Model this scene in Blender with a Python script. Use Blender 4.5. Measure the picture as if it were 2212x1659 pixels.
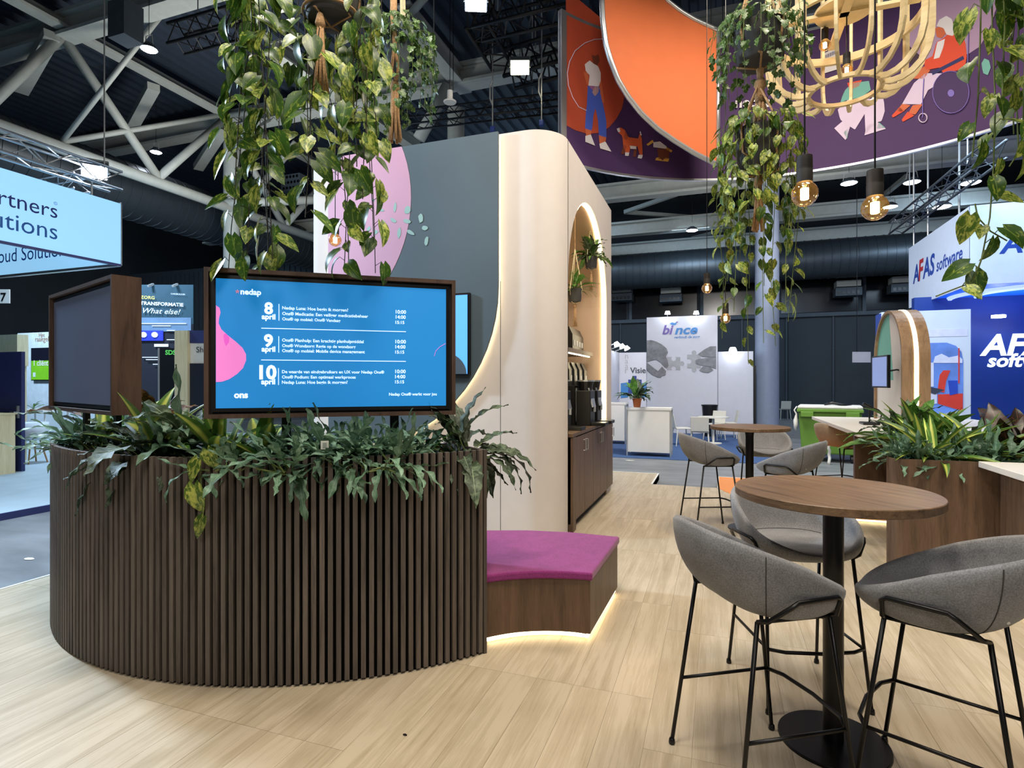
import bpy, math, random
from mathutils import Vector, Matrix
random.seed(11)
D = bpy.data; SC = bpy.context.scene; COL = SC.collection
for o in list(D.objects): D.objects.remove(o)
V = Vector
# ---------------------------------------------------------------- camera
F = 1230.0; CX = 1106.0; CY = 826.0; H = 1.57; YAW = math.radians(19.77)
CA, SA = math.cos(YAW), math.sin(YAW)
cd = D.cameras.new('camera'); cam = D.objects.new('camera', cd); COL.objects.link(cam)
cd.sensor_width = 36.0; cd.lens = 36.0 * F / 2212.0; cd.shift_y = -3.5 / 2212.0
cd.clip_start = 0.05; cd.clip_end = 200
cam.location = (0, 0, H); cam.rotation_euler = (math.pi / 2, 0, YAW)
SC.camera = cam
# ---------------------------------------------------------------- world, exposure
wd = D.worlds.new('world'); SC.world = wd; wd.use_nodes = True
bg = wd.node_tree.nodes['Background']; bg.inputs[0].default_value = (0.55, 0.68, 1.0, 1); bg.inputs[1].default_value = 0.06
vs = SC.view_settings; vs.view_transform = 'Standard'; vs.look = 'None'; vs.gamma = 1.0; vs.use_curve_mapping = False
vs.exposure = 0.24
cy = SC.cycles; cy.max_bounces = 5; cy.diffuse_bounces = 2; cy.glossy_bounces = 2; cy.transmission_bounces = 4; cy.transparent_max_bounces = 10; cy.caustics_reflective = False; cy.caustics_refractive = False
def area(name, loc, aim, power, col, size=0.7, spread=170):
    l = D.lights.new(name, 'AREA'); l.shape = 'DISK'; l.size = size; l.energy = power; l.color = col; l.spread = math.radians(spread)
    o = D.objects.new(name, l); COL.objects.link(o); o.location = loc
    o.rotation_euler = (V(aim) - V(loc)).to_track_quat('-Z', 'Y').to_euler(); return o
WARM = (1.0, 0.88, 0.72); NEUT = (1.0, 0.95, 0.88); COOL = (0.60, 0.79, 1.0)  # the area lights below are unseen, no fixture modelled with them
area('unseen_light', (-0.6, 1.2, 6.6), (-0.6, 2.6, 0), 150, WARM, 1.2)
area('unseen_light', (1.6, 3.2, 6.6), (0.6, 3.8, 0), 140, WARM, 1.2)
area('unseen_light', (-2.9, 2.4, 6.9), (-2.9, 4.2, 1.2), 110, NEUT, 1.0)
area('unseen_light', (0.9, 6.4, 6.7), (0.6, 7.2, 0), 140, WARM, 1.2)
area('unseen_light', (-0.2, 3.4, 6.8), (-2.6, 6.2, 2.2), 25, NEUT, 1.0)
area('unseen_light', (-7.6, 3.2, 4.9), (-4.6, 2.2, 0.0), 420, COOL, 0.6)
area('unseen_light', (1.5, -4.5, 6.8), (-0.6, 3.4, 0.8), 190, NEUT, 2.5)  # large soft fill added behind the camera
area('unseen_light', (-11.0, 11.5, 6.5), (-9.5, 9.5, 0), 200, COOL, 1.2)
area('unseen_light', (-19.5, 8.5, 5.4), (-21.0, 12.2, 1.2), 330, COOL, 1.0)  # added to lift the white stand wall at far left
area('unseen_light', (-12.5, 7.5, 5.8), (-13.0, 12.0, 1.0), 280, COOL, 1.0)  # added to brighten the poster wall and pine post
area('unseen_light', (0.2, 11.6, 6.4), (-0.4, 16.5, 0.6), 400, NEUT, 1.2)  # added to light the front faces of the puzzle stand
area('unseen_light', (4.0, 11.0, 6.5), (6.5, 13.2, 2.0), 240, COOL, 1.2)
area('unseen_light', (-10.0, 11.0, 5.5), (-13.5, 12.5, 10.5), 260, NEUT, 2.0)  # upward fill added to brighten the left roof and truss
area('unseen_light', (-7.0, 19.5, 9.3), (-7.0, 21.5, 0), 420, COOL, 2.0)  # added hall light, lifts the dark far floor and walls
area('unseen_light', (8.0, 22.0, 7.4), (7.0, 26.0, 2), 200, COOL, 2.0)  # added to raise the back wall on the right
area('unseen_light', (-1.0, 23.5, 7.4), (-1.0, 27.0, 2), 160, COOL, 2.0)  # added to raise the middle of the back wall
area('unseen_light', (2.0, 17.0, 5.0), (2.0, 21.0, 10.0), 100, NEUT, 2.0)  # upward fill added for the far roof beams
# ---------------------------------------------------------------- layout helpers
def W(X, Y, z=0.0): return V((X * CA - Y * SA, X * SA + Y * CA, z))
def PY(px, py, Y): return W((px - CX) / F * Y, Y, H + (CY - py) / F * Y)
def PZ(px, py, z=0.0): return PY(px, py, F * (z - H) / (CY - py))
def PHX(px, py, hx):
    k = (px - CX) / F; return PY(px, py, hx / (k * CA - SA))
def PHY(px, py, hy):
    k = (px - CX) / F; return PY(px, py, hy / (k * SA + CA))
# ---------------------------------------------------------------- materials
def lin(c): return c / 12.92 if c <= 0.04045 else ((c + 0.055) / 1.055) ** 2.4
def rgb(h): return tuple(lin(int(h[i:i + 2], 16) / 255) for i in (0, 2, 4)) + (1.0,)
def scl(c, k): return tuple(min(1, x * k) for x in c[:3]) + (1.0,)
MATS = {}
def newmat(name):
    m = D.materials.new(name); m.use_nodes = True; nt = m.node_tree
    b = nt.nodes['Principled BSDF']; MATS[name] = m; return m, nt, b
def N(nt, t, **k):
    n = nt.nodes.new(t)
    for a, v in k.items(): setattr(n, a, v)
    return n
def L(nt, a, b): nt.links.new(a, b)
def ramp(nt, fac, stops):
    r = N(nt, 'ShaderNodeValToRGB'); e = r.color_ramp.elements
    while len(e) < len(stops): e.new(0.5)
    for i, (p, c) in enumerate(stops): e[i].position = p; e[i].color = c
    L(nt, fac, r.inputs[0]); return r.outputs[0]
def coords(nt, scale=(1, 1, 1), rand=True, rot=(0, 0, 0)):
    t = N(nt, 'ShaderNodeTexCoord'); mp = N(nt, 'ShaderNodeMapping'); mp.inputs['Scale'].default_value = scale; mp.inputs['Rotation'].default_value = rot
    if rand:
        oi = N(nt, 'ShaderNodeObjectInfo'); mu = N(nt, 'ShaderNodeMath', operation='MULTIPLY'); mu.inputs[1].default_value = 57.0
        L(nt, oi.outputs['Random'], mu.inputs[0]); ad = N(nt, 'ShaderNodeVectorMath', operation='ADD')
        L(nt, t.outputs['Object'], ad.inputs[0]); L(nt, mu.outputs[0], ad.inputs[1]); L(nt, ad.outputs[0], mp.inputs[0])
    else: L(nt, t.outputs['Object'], mp.inputs[0])
    return mp.outputs[0]
def noise(nt, vec, scale=5, detail=3, rough=0.55, dist=0.0):
    n = N(nt, 'ShaderNodeTexNoise'); n.inputs['Scale'].default_value = scale; n.inputs['Detail'].default_value = detail
    n.inputs['Roughness'].default_value = rough; n.inputs['Distortion'].default_value = dist; L(nt, vec, n.inputs['Vector']); return n.outputs[0]
def bump(nt, b, h, strength=0.2, dist=0.01):
    n = N(nt, 'ShaderNodeBump'); n.inputs['Strength'].default_value = strength; n.inputs['Distance'].default_value = dist
    L(nt, h, n.inputs['Height']); L(nt, n.outputs[0], b.inputs['Normal'])
def plain(name, h, rough=0.5, metal=0.0, var=0.08, scale=6.0, stretch=(1, 1, 1), bmp=0.0, emit=0.0, emith=None, spec=0.5):
    m, nt, b = newmat(name); c = rgb(h); b.inputs['Roughness'].default_value = rough; b.inputs['Metallic'].default_value = metal
    b.inputs['Specular IOR Level'].default_value = spec
    n = noise(nt, coords(nt, stretch), scale, 4); col = ramp(nt, n, [(0.3, scl(c, 1 - var)), (0.7, scl(c, 1 + var))])
    L(nt, col, b.inputs['Base Color'])
    if bmp: bump(nt, b, n, bmp)
    if emit:
        if emith: b.inputs['Emission Color'].default_value = rgb(emith)
        else: L(nt, col, b.inputs['Emission Color'])
        b.inputs['Emission Strength'].default_value = emit; m.cycles.emission_sampling = 'NONE'
    return m
def emis(name, h, strength):
    m, nt, b = newmat(name); b.inputs['Base Color'].default_value = rgb(h); b.inputs['Emission Color'].default_value = rgb(h)
    b.inputs['Emission Strength'].default_value = strength
    if strength < 1.3 or 'lamp' in name: m.cycles.emission_sampling = 'NONE'
    return m
def wood(name, dark, light, stretch=(1, 14, 14), rough=0.5, scale=2.0, objvar=0.12, knots=True, bmp=0.05, spec=0.4):
    m, nt, b = newmat(name); vec = coords(nt, stretch); d, l = rgb(dark), rgb(light)
    n1 = noise(nt, vec, scale, 6, 0.62, 0.6); n2 = noise(nt, vec, scale * 6, 3, 0.6, 0.2)
    mx = N(nt, 'ShaderNodeMath', operation='MULTIPLY_ADD'); mx.inputs[1].default_value = 0.35; L(nt, n2, mx.inputs[0]); L(nt, n1, mx.inputs[2])
    col = ramp(nt, mx.outputs[0], [(0.45, d), (0.62, tuple((d[i] + l[i]) / 2 for i in range(3)) + (1,)), (0.88, l)])
    oi = N(nt, 'ShaderNodeObjectInfo'); mr = N(nt, 'ShaderNodeMapRange'); mr.inputs[3].default_value = 1 - objvar; mr.inputs[4].default_value = 1 + objvar
    L(nt, oi.outputs['Random'], mr.inputs[0]); mm = N(nt, 'ShaderNodeMix', data_type='RGBA', blend_type='MULTIPLY'); mm.inputs[0].default_value = 1
    L(nt, col, mm.inputs[6]); L(nt, mr.outputs[0], mm.inputs[7]); L(nt, mm.outputs[2], b.inputs['Base Color'])
    b.inputs['Roughness'].default_value = rough; b.inputs['Specular IOR Level'].default_value = spec; bump(nt, b, mx.outputs[0], bmp, 0.004); return m
def fabric(name, h, scale=260, rough=0.95):
    m, nt, b = newmat(name); c = rgb(h); v = coords(nt); n = noise(nt, v, scale, 2, 0.7); n2 = noise(nt, v, 14, 3)
    mx = N(nt, 'ShaderNodeMath', operation='MULTIPLY_ADD'); mx.inputs[1].default_value = 0.3; L(nt, n2, mx.inputs[0]); L(nt, n, mx.inputs[2])
    L(nt, ramp(nt, mx.outputs[0], [(0.4, scl(c, 0.62)), (0.9, scl(c, 1.4))]), b.inputs['Base Color'])
    b.inputs['Roughness'].default_value = rough; b.inputs['Specular IOR Level'].default_value = 0.15; b.inputs['Sheen Weight'].default_value = 0.25
    bump(nt, b, n, 0.35, 0.002); return m
def leafmat(name, base, alt, rib, lo=0.5, hi=0.62, nscale=18, stripe=None, trans=0.18, rough=0.38, stretch=(1, 1, 1), under=None):
    m, nt, b = newmat(name); vec = coords(nt, stretch); n = noise(nt, vec, nscale, 3, 0.6, 0.8)
    col = ramp(nt, n, [(lo, rgb(base)), (hi, rgb(alt))])
    uv = N(nt, 'ShaderNodeUVMap'); sp = N(nt, 'ShaderNodeSeparateXYZ'); L(nt, uv.outputs[0], sp.inputs[0])
    s = N(nt, 'ShaderNodeMath', operation='SUBTRACT'); s.inputs[1].default_value = 0.5; L(nt, sp.outputs[0], s.inputs[0])
    ab = N(nt, 'ShaderNodeMath', operation='ABSOLUTE'); L(nt, s.outputs[0], ab.inputs[0])
    f = ramp(nt, ab.outputs[0], stripe or [(0.0, (1, 1, 1, 1)), (0.035, (0, 0, 0, 1))])
    mm = N(nt, 'ShaderNodeMix', data_type='RGBA'); L(nt, f, mm.inputs[0]); L(nt, col, mm.inputs[6]); mm.inputs[7].default_value = rgb(rib)
    oi = N(nt, 'ShaderNodeObjectInfo'); mr = N(nt, 'ShaderNodeMapRange'); mr.inputs[3].default_value = 0.72; mr.inputs[4].default_value = 1.25
    L(nt, oi.outputs['Random'], mr.inputs[0]); m2 = N(nt, 'ShaderNodeMix', data_type='RGBA', blend_type='MULTIPLY'); m2.inputs[0].default_value = 1
    L(nt, mm.outputs[2], m2.inputs[6]); L(nt, mr.outputs[0], m2.inputs[7]); out = m2.outputs[2]
    L(nt, out, b.inputs['Base Color']); b.inputs['Roughness'].default_value = rough; b.inputs['Specular IOR Level'].default_value = 0.4
    tr = N(nt, 'ShaderNodeBsdfTranslucent'); L(nt, out, tr.inputs[0]); ms = N(nt, 'ShaderNodeMixShader'); ms.inputs[0].default_value = trans
    L(nt, b.outputs[0], ms.inputs[1]); L(nt, tr.outputs[0], ms.inputs[2]); L(nt, ms.outputs[0], nt.nodes['Material Output'].inputs[0]); return m
def glassmat(name, h, fac=0.82):
    m, nt, b = newmat(name); tr = N(nt, 'ShaderNodeBsdfTransparent'); tr.inputs[0].default_value = rgb(h)
    gl = N(nt, 'ShaderNodeBsdfGlossy'); gl.inputs['Roughness'].default_value = 0.03; fr = N(nt, 'ShaderNodeLayerWeight'); fr.inputs[0].default_value = 0.25
    ms = N(nt, 'ShaderNodeMixShader'); L(nt, fr.outputs['Facing'], ms.inputs[0]); L(nt, tr.outputs[0], ms.inputs[1]); L(nt, gl.outputs[0], ms.inputs[2])
    em = N(nt, 'ShaderNodeEmission'); em.inputs[0].default_value = rgb('ffc070'); em.inputs[1].default_value = 0.06; ad = N(nt, 'ShaderNodeAddShader'); L(nt, ms.outputs[0], ad.inputs[0]); L(nt, em.outputs[0], ad.inputs[1])
    L(nt, ad.outputs[0], nt.nodes['Material Output'].inputs[0]); nt.nodes.remove(b); return m
def floormat():
    m, nt, b = newmat('oak_vinyl'); n = noise(nt, coords(nt, (9, 0.5, 1)), 1.6, 5, 0.6, 1.0); n2 = noise(nt, coords(nt, (60, 2.2, 1)), 2.0, 5, 0.7); n3 = noise(nt, coords(nt, (1, 1, 1), rot=(0, 0, .4)), 3.0, 3, .6)
    mx = N(nt, 'ShaderNodeMath', operation='MULTIPLY_ADD'); mx.inputs[1].default_value = 0.55; L(nt, n2, mx.inputs[0]); L(nt, n, mx.inputs[2])
    m3 = N(nt, 'ShaderNodeMath', operation='MULTIPLY_ADD'); m3.inputs[1].default_value = 0.3; L(nt, n3, m3.inputs[0]); L(nt, mx.outputs[0], m3.inputs[2])
    col = ramp(nt, m3.outputs[0], [(0.6, rgb('9a8b72')), (0.78, rgb('ad9e85')), (0.95, rgb('b8aa92')), (1.05, rgb('c0b29b'))])
    oi = N(nt, 'ShaderNodeObjectInfo'); mr = N(nt, 'ShaderNodeMapRange'); mr.inputs[3].default_value = 0.95; mr.inputs[4].default_value = 1.04
    L(nt, oi.outputs['Random'], mr.inputs[0]); mm = N(nt, 'ShaderNodeMix', data_type='RGBA', blend_type='MULTIPLY'); mm.inputs[0].default_value = 1
    L(nt, col, mm.inputs[6]); L(nt, mr.outputs[0], mm.inputs[7]); L(nt, mm.outputs[2], b.inputs['Base Color'])
    b.inputs['Roughness'].default_value = 0.45; b.inputs['Specular IOR Level'].default_value = 0.3; return m
floormat()
wood('slat_oak', '3f3833', '6a6058', (16, 16, 0.9), 0.6, 2.2, 0.22)
wood('walnut_top', '493828', '856a50', (12, 1.1, 12), 0.42, 2.2, 0.0)
wood('walnut', '48372a', '715946', (9, 9, 0.9), 0.45, 1.8, 0.03)
wood('walnut_frame', '3a2b22', '58443a', (10, 10, 1.0), 0.45, 2.0, 0.03)
wood('plywood', 'd6bd8e', 'eddcb0', (2, 2, 14), 0.5, 1.8, 0.05)
wood('pine', 'cdbf93', 'e6dcb6', (12, 12, 0.8), 0.6, 1.5, 0.03)
fabric('grey_felt', '7c7d80', 190); fabric('plum_felt', '873470', 200)
fabric('orange_felt', 'd98c3d', 200)
plain('felt_seam', '3d3c3b', 0.9)
plain('tag_white', 'd8d8d0', 0.7)
plain('black_steel', '0e0e0f', 0.38, 0.3, 0.1)
plain('black_felt', '060606', 0.95, spec=0.1)
plain('black_plastic', '0b0b0d', 0.35)
plain('soil', '1a130d', 0.95, var=0.4, scale=40)
plain('cream_wall', 'd0c9c4', 0.8, var=0.02)
plain('niche_tan', 'c9ae93', 0.8, var=0.02)
plain('laminate_white', 'e4e1db', 0.35, var=0.02)
plain('trim_white', 'e6e6e0', 0.5, var=0.02)
plain('steel_grey', 'a7abab', 0.45, 0.4, 0.06)
plain('paint_grey', '989e9a', 0.6, var=0.06)
plain('column_blue', '7f8aa0', 0.6, var=0.04)
plain('truss_dark', '4b5157', 0.5, 0.4)
plain('paint_dark', '3d4750', 0.7, var=0.1)
plain('alu', 'c4c8cc', 0.3, 0.8, 0.04)
plain('truss_black', '141619', 0.5, 0.3)
plain('pot_grey', '3a3a3b', 0.7, var=0.12, scale=12)
plain('pot_blue', '4a5560', 0.7, var=0.1)
plain('terracotta', 'b4622f', 0.7)
plain('jute', 'a98660', 0.95, var=0.3, scale=80, bmp=0.5)
plain('cotton_cord', 'd8cba4', 0.95, var=0.15, scale=60)
plain('bulb_socket', '1b1816', 0.65, var=0.25, scale=30)
emis('filament', 'ffdda4', 60.0); emis('lamp_white', 'eef4ff', 30.0); emis('lamp_warm', 'fff0c8', 30.0)
emis('led_warm', 'ffe6b4', 7.0); emis('led_strip', 'fff0c6', 9.0)
glassmat('bulb_glass', 'f8d8a4')
plain('screen_black', '05060a', 0.12, spec=0.6)
leafmat('leaf_pothos', '35561c', '98a83e', '7a9440', 0.55, 0.70, 5, stretch=(1.6, .8, 1))
leafmat('leaf_pothos_pale', '456320', 'b3bb58', 'a5b05c', 0.44, 0.62, 5, stretch=(1.6, .8, 1))
leafmat('leaf_ivy', '33551f', 'a9bd84', '8fa668', 0.55, 0.68, 6)
leafmat('leaf_blue', '4f7154', '86a58e', '9ab49e', 0.4, 0.75, 6, rough=0.5)
leafmat('leaf_wavy', '2b3a24', '6d7f64', '8b9a7a', 0.45, 0.7, 9, rough=0.55)
leafmat('leaf_stripe', '42692a', '5a8034', 'c6cf62', 0.4, 0.7, 8, stripe=[(0.08, (1, 1, 1, 1)), (0.24, (0, 0, 0, 1))], rough=0.4)
leafmat('leaf_fern', '3d6a26', '6a9440', '5f8a3a', 0.4, 0.7, 8, rough=0.5)
leafmat('leaf_brown', '3a2417', '6d4a22', '7c5a30', 0.4, 0.7, 8, rough=0.4)
leafmat('leaf_croton', '20180f', '4a2a20', '6a4a38', 0.5, 0.62, 10, rough=0.35)
plain('stem_green', '5c6b34', 0.7, var=0.2); plain('stem_dark', '2e2a1e', 0.8, var=0.2)
# ---------------------------------------------------------------- objects
ORG = {}
def tag(o, label=None, cat=None, group=None, kind=None):
    if label: o['label'] = label
    if cat: o['category'] = cat
    if group: o['group'] = group
    if kind: o['kind'] = kind
    return o
def thing(name, loc, label=None, cat=None, group=None, kind=None, rotz=0.0):
    o = D.objects.new(name, None); o.empty_display_size = 0.1; COL.objects.link(o); o.location = loc; o.rotation_euler = (0, 0, rotz)
    ORG[o.name] = V(loc); return tag(o, label, cat, group, kind)
def org(o): return ORG.get(o.name, V((0, 0, 0)))
class MB:
    def __init__(s): s.v = []; s.f = []; s.m = []
    def add(s, vs, fs, mi=0):
        b = len(s.v); s.v += [V(p) for p in vs]; s.f += [tuple(b + i for i in f) for f in fs]; s.m += [mi] * len(fs); return s
    def box(s, mn, mx, mi=0):
        (a, b, c), (d, e, f) = mn, mx
        return s.add([(a, b, c), (d, b, c), (d, e, c), (a, e, c), (a, b, f), (d, b, f), (d, e, f), (a, e, f)],
                     [(0, 3, 2, 1), (4, 5, 6, 7), (0, 1, 5, 4), (1, 2, 6, 5), (2, 3, 7, 6), (3, 0, 4, 7)], mi)
    def obox(s, o, x, y, z, mi=0):   # corner + three edge vectors
        o, x, y, z = V(o), V(x), V(y), V(z)
        return s.add([o, o + x, o + x + y, o + y, o + z, o + x + z, o + x + y + z, o + y + z],
                     [(0, 3, 2, 1), (4, 5, 6, 7), (0, 1, 5, 4), (1, 2, 6, 5), (2, 3, 7, 6), (3, 0, 4, 7)], mi)
    def prism(s, pts, ext, mi=0):
        n = len(pts); ext = V(ext); pts = [V(p) for p in pts]
        return s.add(pts + [p + ext for p in pts], [tuple(range(n))[::-1], tuple(range(n, 2 * n))] + [(i, (i + 1) % n, n + (i + 1) % n, n + i) for i in range(n)], mi)
    def bar(s, a, b, w, h=None, mi=0, up=(0, 0, 1)):
        a, b = V(a), V(b); d = (b - a).normalized(); u = V(up)
        if abs(d.dot(u)) > 0.98: u = V((0, 1, 0))
        x = d.cross(u).normalized(); y = x.cross(d).normalized(); h = h or w
        return s.obox(a - x * w / 2 - y * h / 2, x * w, y * h, b - a, mi)
    def tube(s, pts, r, n=8, mi=0, cap=True, closed=False):
        pts = [V(p) for p in pts]; k = len(pts); rr = r if isinstance(r, (list, tuple)) else [r] * k
        base = len(s.v); prev = None
        for i, p in enumerate(pts):
            if closed: t = pts[(i + 1) % k] - pts[i - 1]
            else: t = pts[min(i + 1, k - 1)] - pts[max(i - 1, 0)]
            t.normalize()
            if prev is None:
                u = V((0, 0, 1)) if abs(t.z) < 0.9 else V((1, 0, 0)); x = t.cross(u).normalized()
            else:
                x = prev - t * prev.dot(t)
                x = x.normalized() if x.length > 1e-6 else t.cross(V((0, 0, 1))).normalized()
            prev = x; y = t.cross(x)
            for j in range(n):
                a = 2 * math.pi * j / n; s.v.append(p + (x * math.cos(a) + y * math.sin(a)) * rr[i])
        for i in range(k if closed else k - 1):
            i2 = (i + 1) % k
            for j in range(n):
                j2 = (j + 1) % n; s.f.append((base + i * n + j, base + i * n + j2, base + i2 * n + j2, base + i2 * n + j)); s.m.append(mi)
        if cap and not closed:
            s.f.append(tuple(base + j for j in range(n))[::-1]); s.f.append(tuple(base + (k - 1) * n + j for j in range(n))); s.m += [mi, mi]
        return s
    def lathe(s, prof, c=(0, 0, 0), n=24, mi=0):
        c = V(c); base = len(s.v); k = len(prof)
        for r, z in prof:
            for j in range(n):
                a = 2 * math.pi * j / n; s.v.append(c + V((r * math.cos(a), r * math.sin(a), z)))
        for i in range(k - 1):
            for j in range(n):
                j2 = (j + 1) % n; s.f.append((base + i * n + j, base + i * n + j2, base + (i + 1) * n + j2, base + (i + 1) * n + j)); s.m.append(mi)
        if prof[0][0] > 1e-4: s.f.append(tuple(base + j for j in range(n))[::-1]); s.m.append(mi)
        if prof[-1][0] > 1e-4: s.f.append(tuple(base + (k - 1) * n + j for j in range(n))); s.m.append(mi)
        return s
    def mesh(s, name, mats, off=V((0, 0, 0)), smooth=False):
        me = D.meshes.new(name); me.from_pydata([tuple(p - off) for p in s.v], [], s.f)
        for m in (mats if isinstance(mats, (list, tuple)) else [mats]): me.materials.append(MATS[m])
        me.polygons.foreach_set('material_index', s.m)
        if smooth: me.polygons.foreach_set('use_smooth', [True] * len(me.polygons))
        me.update(); return me
    def build(s, name, mats, parent=None, smooth=False, bevel=0.0, auto=None):
        if parent is None:
            xs = [p.x for p in s.v]; ys = [p.y for p in s.v]; off = V(((min(xs) + max(xs)) / 2, (min(ys) + max(ys)) / 2, min(p.z for p in s.v)))
        else: off = org(parent)
        me = s.mesh(name, mats, off, smooth); o = D.objects.new(name, me); COL.objects.link(o)
        if parent is None: o.location = off
        else: o.parent = parent
        ORG[o.name] = off
        if bevel:
            b = o.modifiers.new('bevel', 'BEVEL'); b.width = bevel; b.segments = 2; b.limit_method = 'ANGLE'; b.angle_limit = math.radians(40)
        if auto:
            me.polygons.foreach_set('use_smooth', [True] * len(me.polygons)); me.set_sharp_from_angle(angle=math.radians(auto))
        return o
def inst(name, me, parent, M):
    o = D.objects.new(name, me); COL.objects.link(o); o.parent = parent; o.matrix_basis = M; ORG[o.name] = org(parent); return o
def tree(o, parent=None):
    c = o.copy(); COL.objects.link(c); c.parent = parent
    for ch in o.children: tree(ch, c)
    return c
def arc(c, r, a0, a1, n, z=0.0):
    return [V((c[0] + r * math.cos(a0 + (a1 - a0) * i / n), c[1] + r * math.sin(a0 + (a1 - a0) * i / n), z)) for i in range(n + 1)]
TEXTS = []
def text(s, o, right, up, width, mat, parent, height=None, bold=0.0, shear=0.0, align='LEFT', name='lettering'):
    """flat print: o = baseline start, fitted to width (and to x-height ratio if height is given)"""
    cu = D.curves.new(name, 'FONT'); cu.body = s; cu.size = 1.0; cu.offset = bold; cu.shear = shear; cu.align_x = 'LEFT'; cu.extrude = 0.0; cu.resolution_u = 3
    cu.materials.append(MATS[mat]); ob = D.objects.new(name, cu); COL.objects.link(ob); ob.parent = parent
    TEXTS.append((ob, V(o) - org(parent), V(right).normalized(), V(up).normalized(), width, height, align)); return ob
def finish_text():
    bpy.context.view_layer.update(); dg = bpy.context.evaluated_depsgraph_get()
    for ob, o, r, u, w, h, al in TEXTS:
        me = D.meshes.new_from_object(ob.evaluated_get(dg)); cu = ob.data; par = ob.parent; nm = ob.name; D.objects.remove(ob)
        xs = [v.co.x for v in me.vertices] or [0, 1]; x0, dx = min(xs), max(max(xs) - min(xs), 1e-3)
        k = w / dx; kh = h if h else k; nrm = r.cross(u)
        o2 = o - r * x0 * k - (r * w if al == 'RIGHT' else r * w / 2 if al == 'CENTER' else V((0, 0, 0)))
        nb = D.objects.new(nm.split('.')[0], me); COL.objects.link(nb); nb.parent = par
        nb.matrix_basis = Matrix(((r.x * k, u.x * kh, nrm.x, o2.x), (r.y * k, u.y * kh, nrm.y, o2.y), (r.z * k, u.z * kh, nrm.z, o2.z), (0, 0, 0, 1)))
        D.curves.remove(cu)
# ================================================================ setting: floors, walls, roof
plain('concrete', '74777a', 0.5, var=0.3, scale=1.1, stretch=(1, 2.5, 1), bmp=0.05)
plain('roof_navy', '1a2838', 0.8, var=0.1); plain('wall_dark', '2f363c', 0.85, var=0.1, scale=0.8); plain('wall_rib', '3a434a', 0.8)
plain('window_dark', '0a0c0f', 0.2)
tag(MB().box((-40, -12, -0.2), (30, 34, -0.1)).build('floor', 'concrete'), kind='structure')
# raised booth platform, cut out at the far notch
pl = MB()
pl.box((-5.1, -3.0, -0.099), (4.4, 9.0, -0.004)); pl.box((-5.1, 9.0, -0.099), (-0.93, 10.05, -0.004)); pl.box((0.01, 9.0, -0.099), (4.4, 10.05, -0.004))
plat = pl.build('floor_platform', 'oak_vinyl'); tag(plat, kind='structure')
off = org(plat)
PW, PLN = 0.2, 1.25; cache = {}
for i in range(38):
    x0 = -5.098 + i * PW; x1 = x0 + PW
    st = (1.64 - 2 * PLN) + {0: 0, 1: 0.85, 2: 0.4}[(i // 6) % 3]
    k = 0
    while st + k * PLN < 10.04:
        y0 = st + k * PLN; y1 = min(y0 + PLN, 10.048); k += 1
        if y1 < 0.6: continue
        if -0.93 < x1 - 0.02 and x0 < 0.0 and y1 > 9.0:
            if y0 > 8.95: continue
            y1 = 9.0
        if x0 > -4.2 and x1 < -1.7 and y0 > 5.6 and y1 < 8.3: continue
        if x0 > 1.5 and y0 > 6.9: continue
        key = round(y1 - y0, 3)
        if key not in cache:
            h, w = key / 2 - 0.0007, PW / 2 - 0.0006
            cache[key] = MB().box((-w, -h, -0.004), (w, h, 0.0)).mesh('floor_plank', 'oak_vinyl')
        inst('plank', cache[key], plat, Matrix.Translation(V(((x0 + x1) / 2, (y0 + y1) / 2, 0)) - off))
e = MB(); e.box((-5.125, -3, -0.099), (-5.1, 10.08, 0.004)); e.box((-5.1, 10.05, -0.099), (-0.93, 10.08, 0.004)); e.box((-0.955, 9.0, -0.099), (-0.93, 10.05, 0.006))
e.box((-0.93, 9.0, -0.099), (0.01, 9.02, -0.045)); e.box((0.01, 9.0, -0.099), (0.035, 10.05, 0.006)); e.box((0.035, 10.05, -0.099), (4.4, 10.08, 0.004))
e.build('edge_trim', 'trim_white', plat)
def clip(poly, fn):
    out = []
    for i in range(len(poly)):
        a, b = poly[i], poly[(i + 1) % len(poly)]; fa, fb = fn(a), fn(b)
        if fa >= 0: out.append(a)
        if fa * fb < 0: out.append(a + (b - a) * (fa / (fa - fb)))
    return out
plain('orange_vinyl', 'e08a3c', 0.5, var=0.03)
pg = clip(clip(arc((2.1, 9.55), 2.15, 0, 2 * math.pi, 48, 0.0005)[:-1], lambda p: p.x - 0.036), lambda p: 10.049 - p.y)
MB().prism(pg, (0, 0, 0.0025)).build('orange_inlay', 'orange_vinyl', plat)
# hall shell
HB = 29.0
wb = MB().box((-40, HB, -0.1), (30, HB + 0.3, 11.2)).build('wall_back', 'wall_dark'); tag(wb, kind='structure')
for i in range(22):
    x = -16 + i * 1.9
    MB().box((x, HB - 0.08, -0.1), (x + 0.05, HB, 4.6)).build('panel_joint', 'paint_dark', wb)
for i, x in enumerate([-7.4, -4.0, -0.6, 2.8, 6.2, 9.6]):
    MB().box((x, HB - 0.06, 4.75), (x + 3.1, HB - 0.01, 6.9)).build('window_pane', 'window_dark', wb)
    MB().box((x - 0.14, HB - 0.12, 4.6), (x, HB - 0.01, 7.1)).build('window_post', 'paint_dark', wb)
MB().box((-8, HB - 0.14, 4.55), (13, HB - 0.01, 4.72)).build('window_ledge', 'paint_dark', wb)
wl = MB().box((-30.3, -12, -0.1), (-30, HB, 11.2)).build('wall_left', 'wall_dark'); tag(wl, kind='structure')
wr = MB().box((29.5, -12, -0.1), (29.8, HB, 11.2)).build('wall_right', 'wall_dark'); tag(wr, kind='structure')
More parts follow.
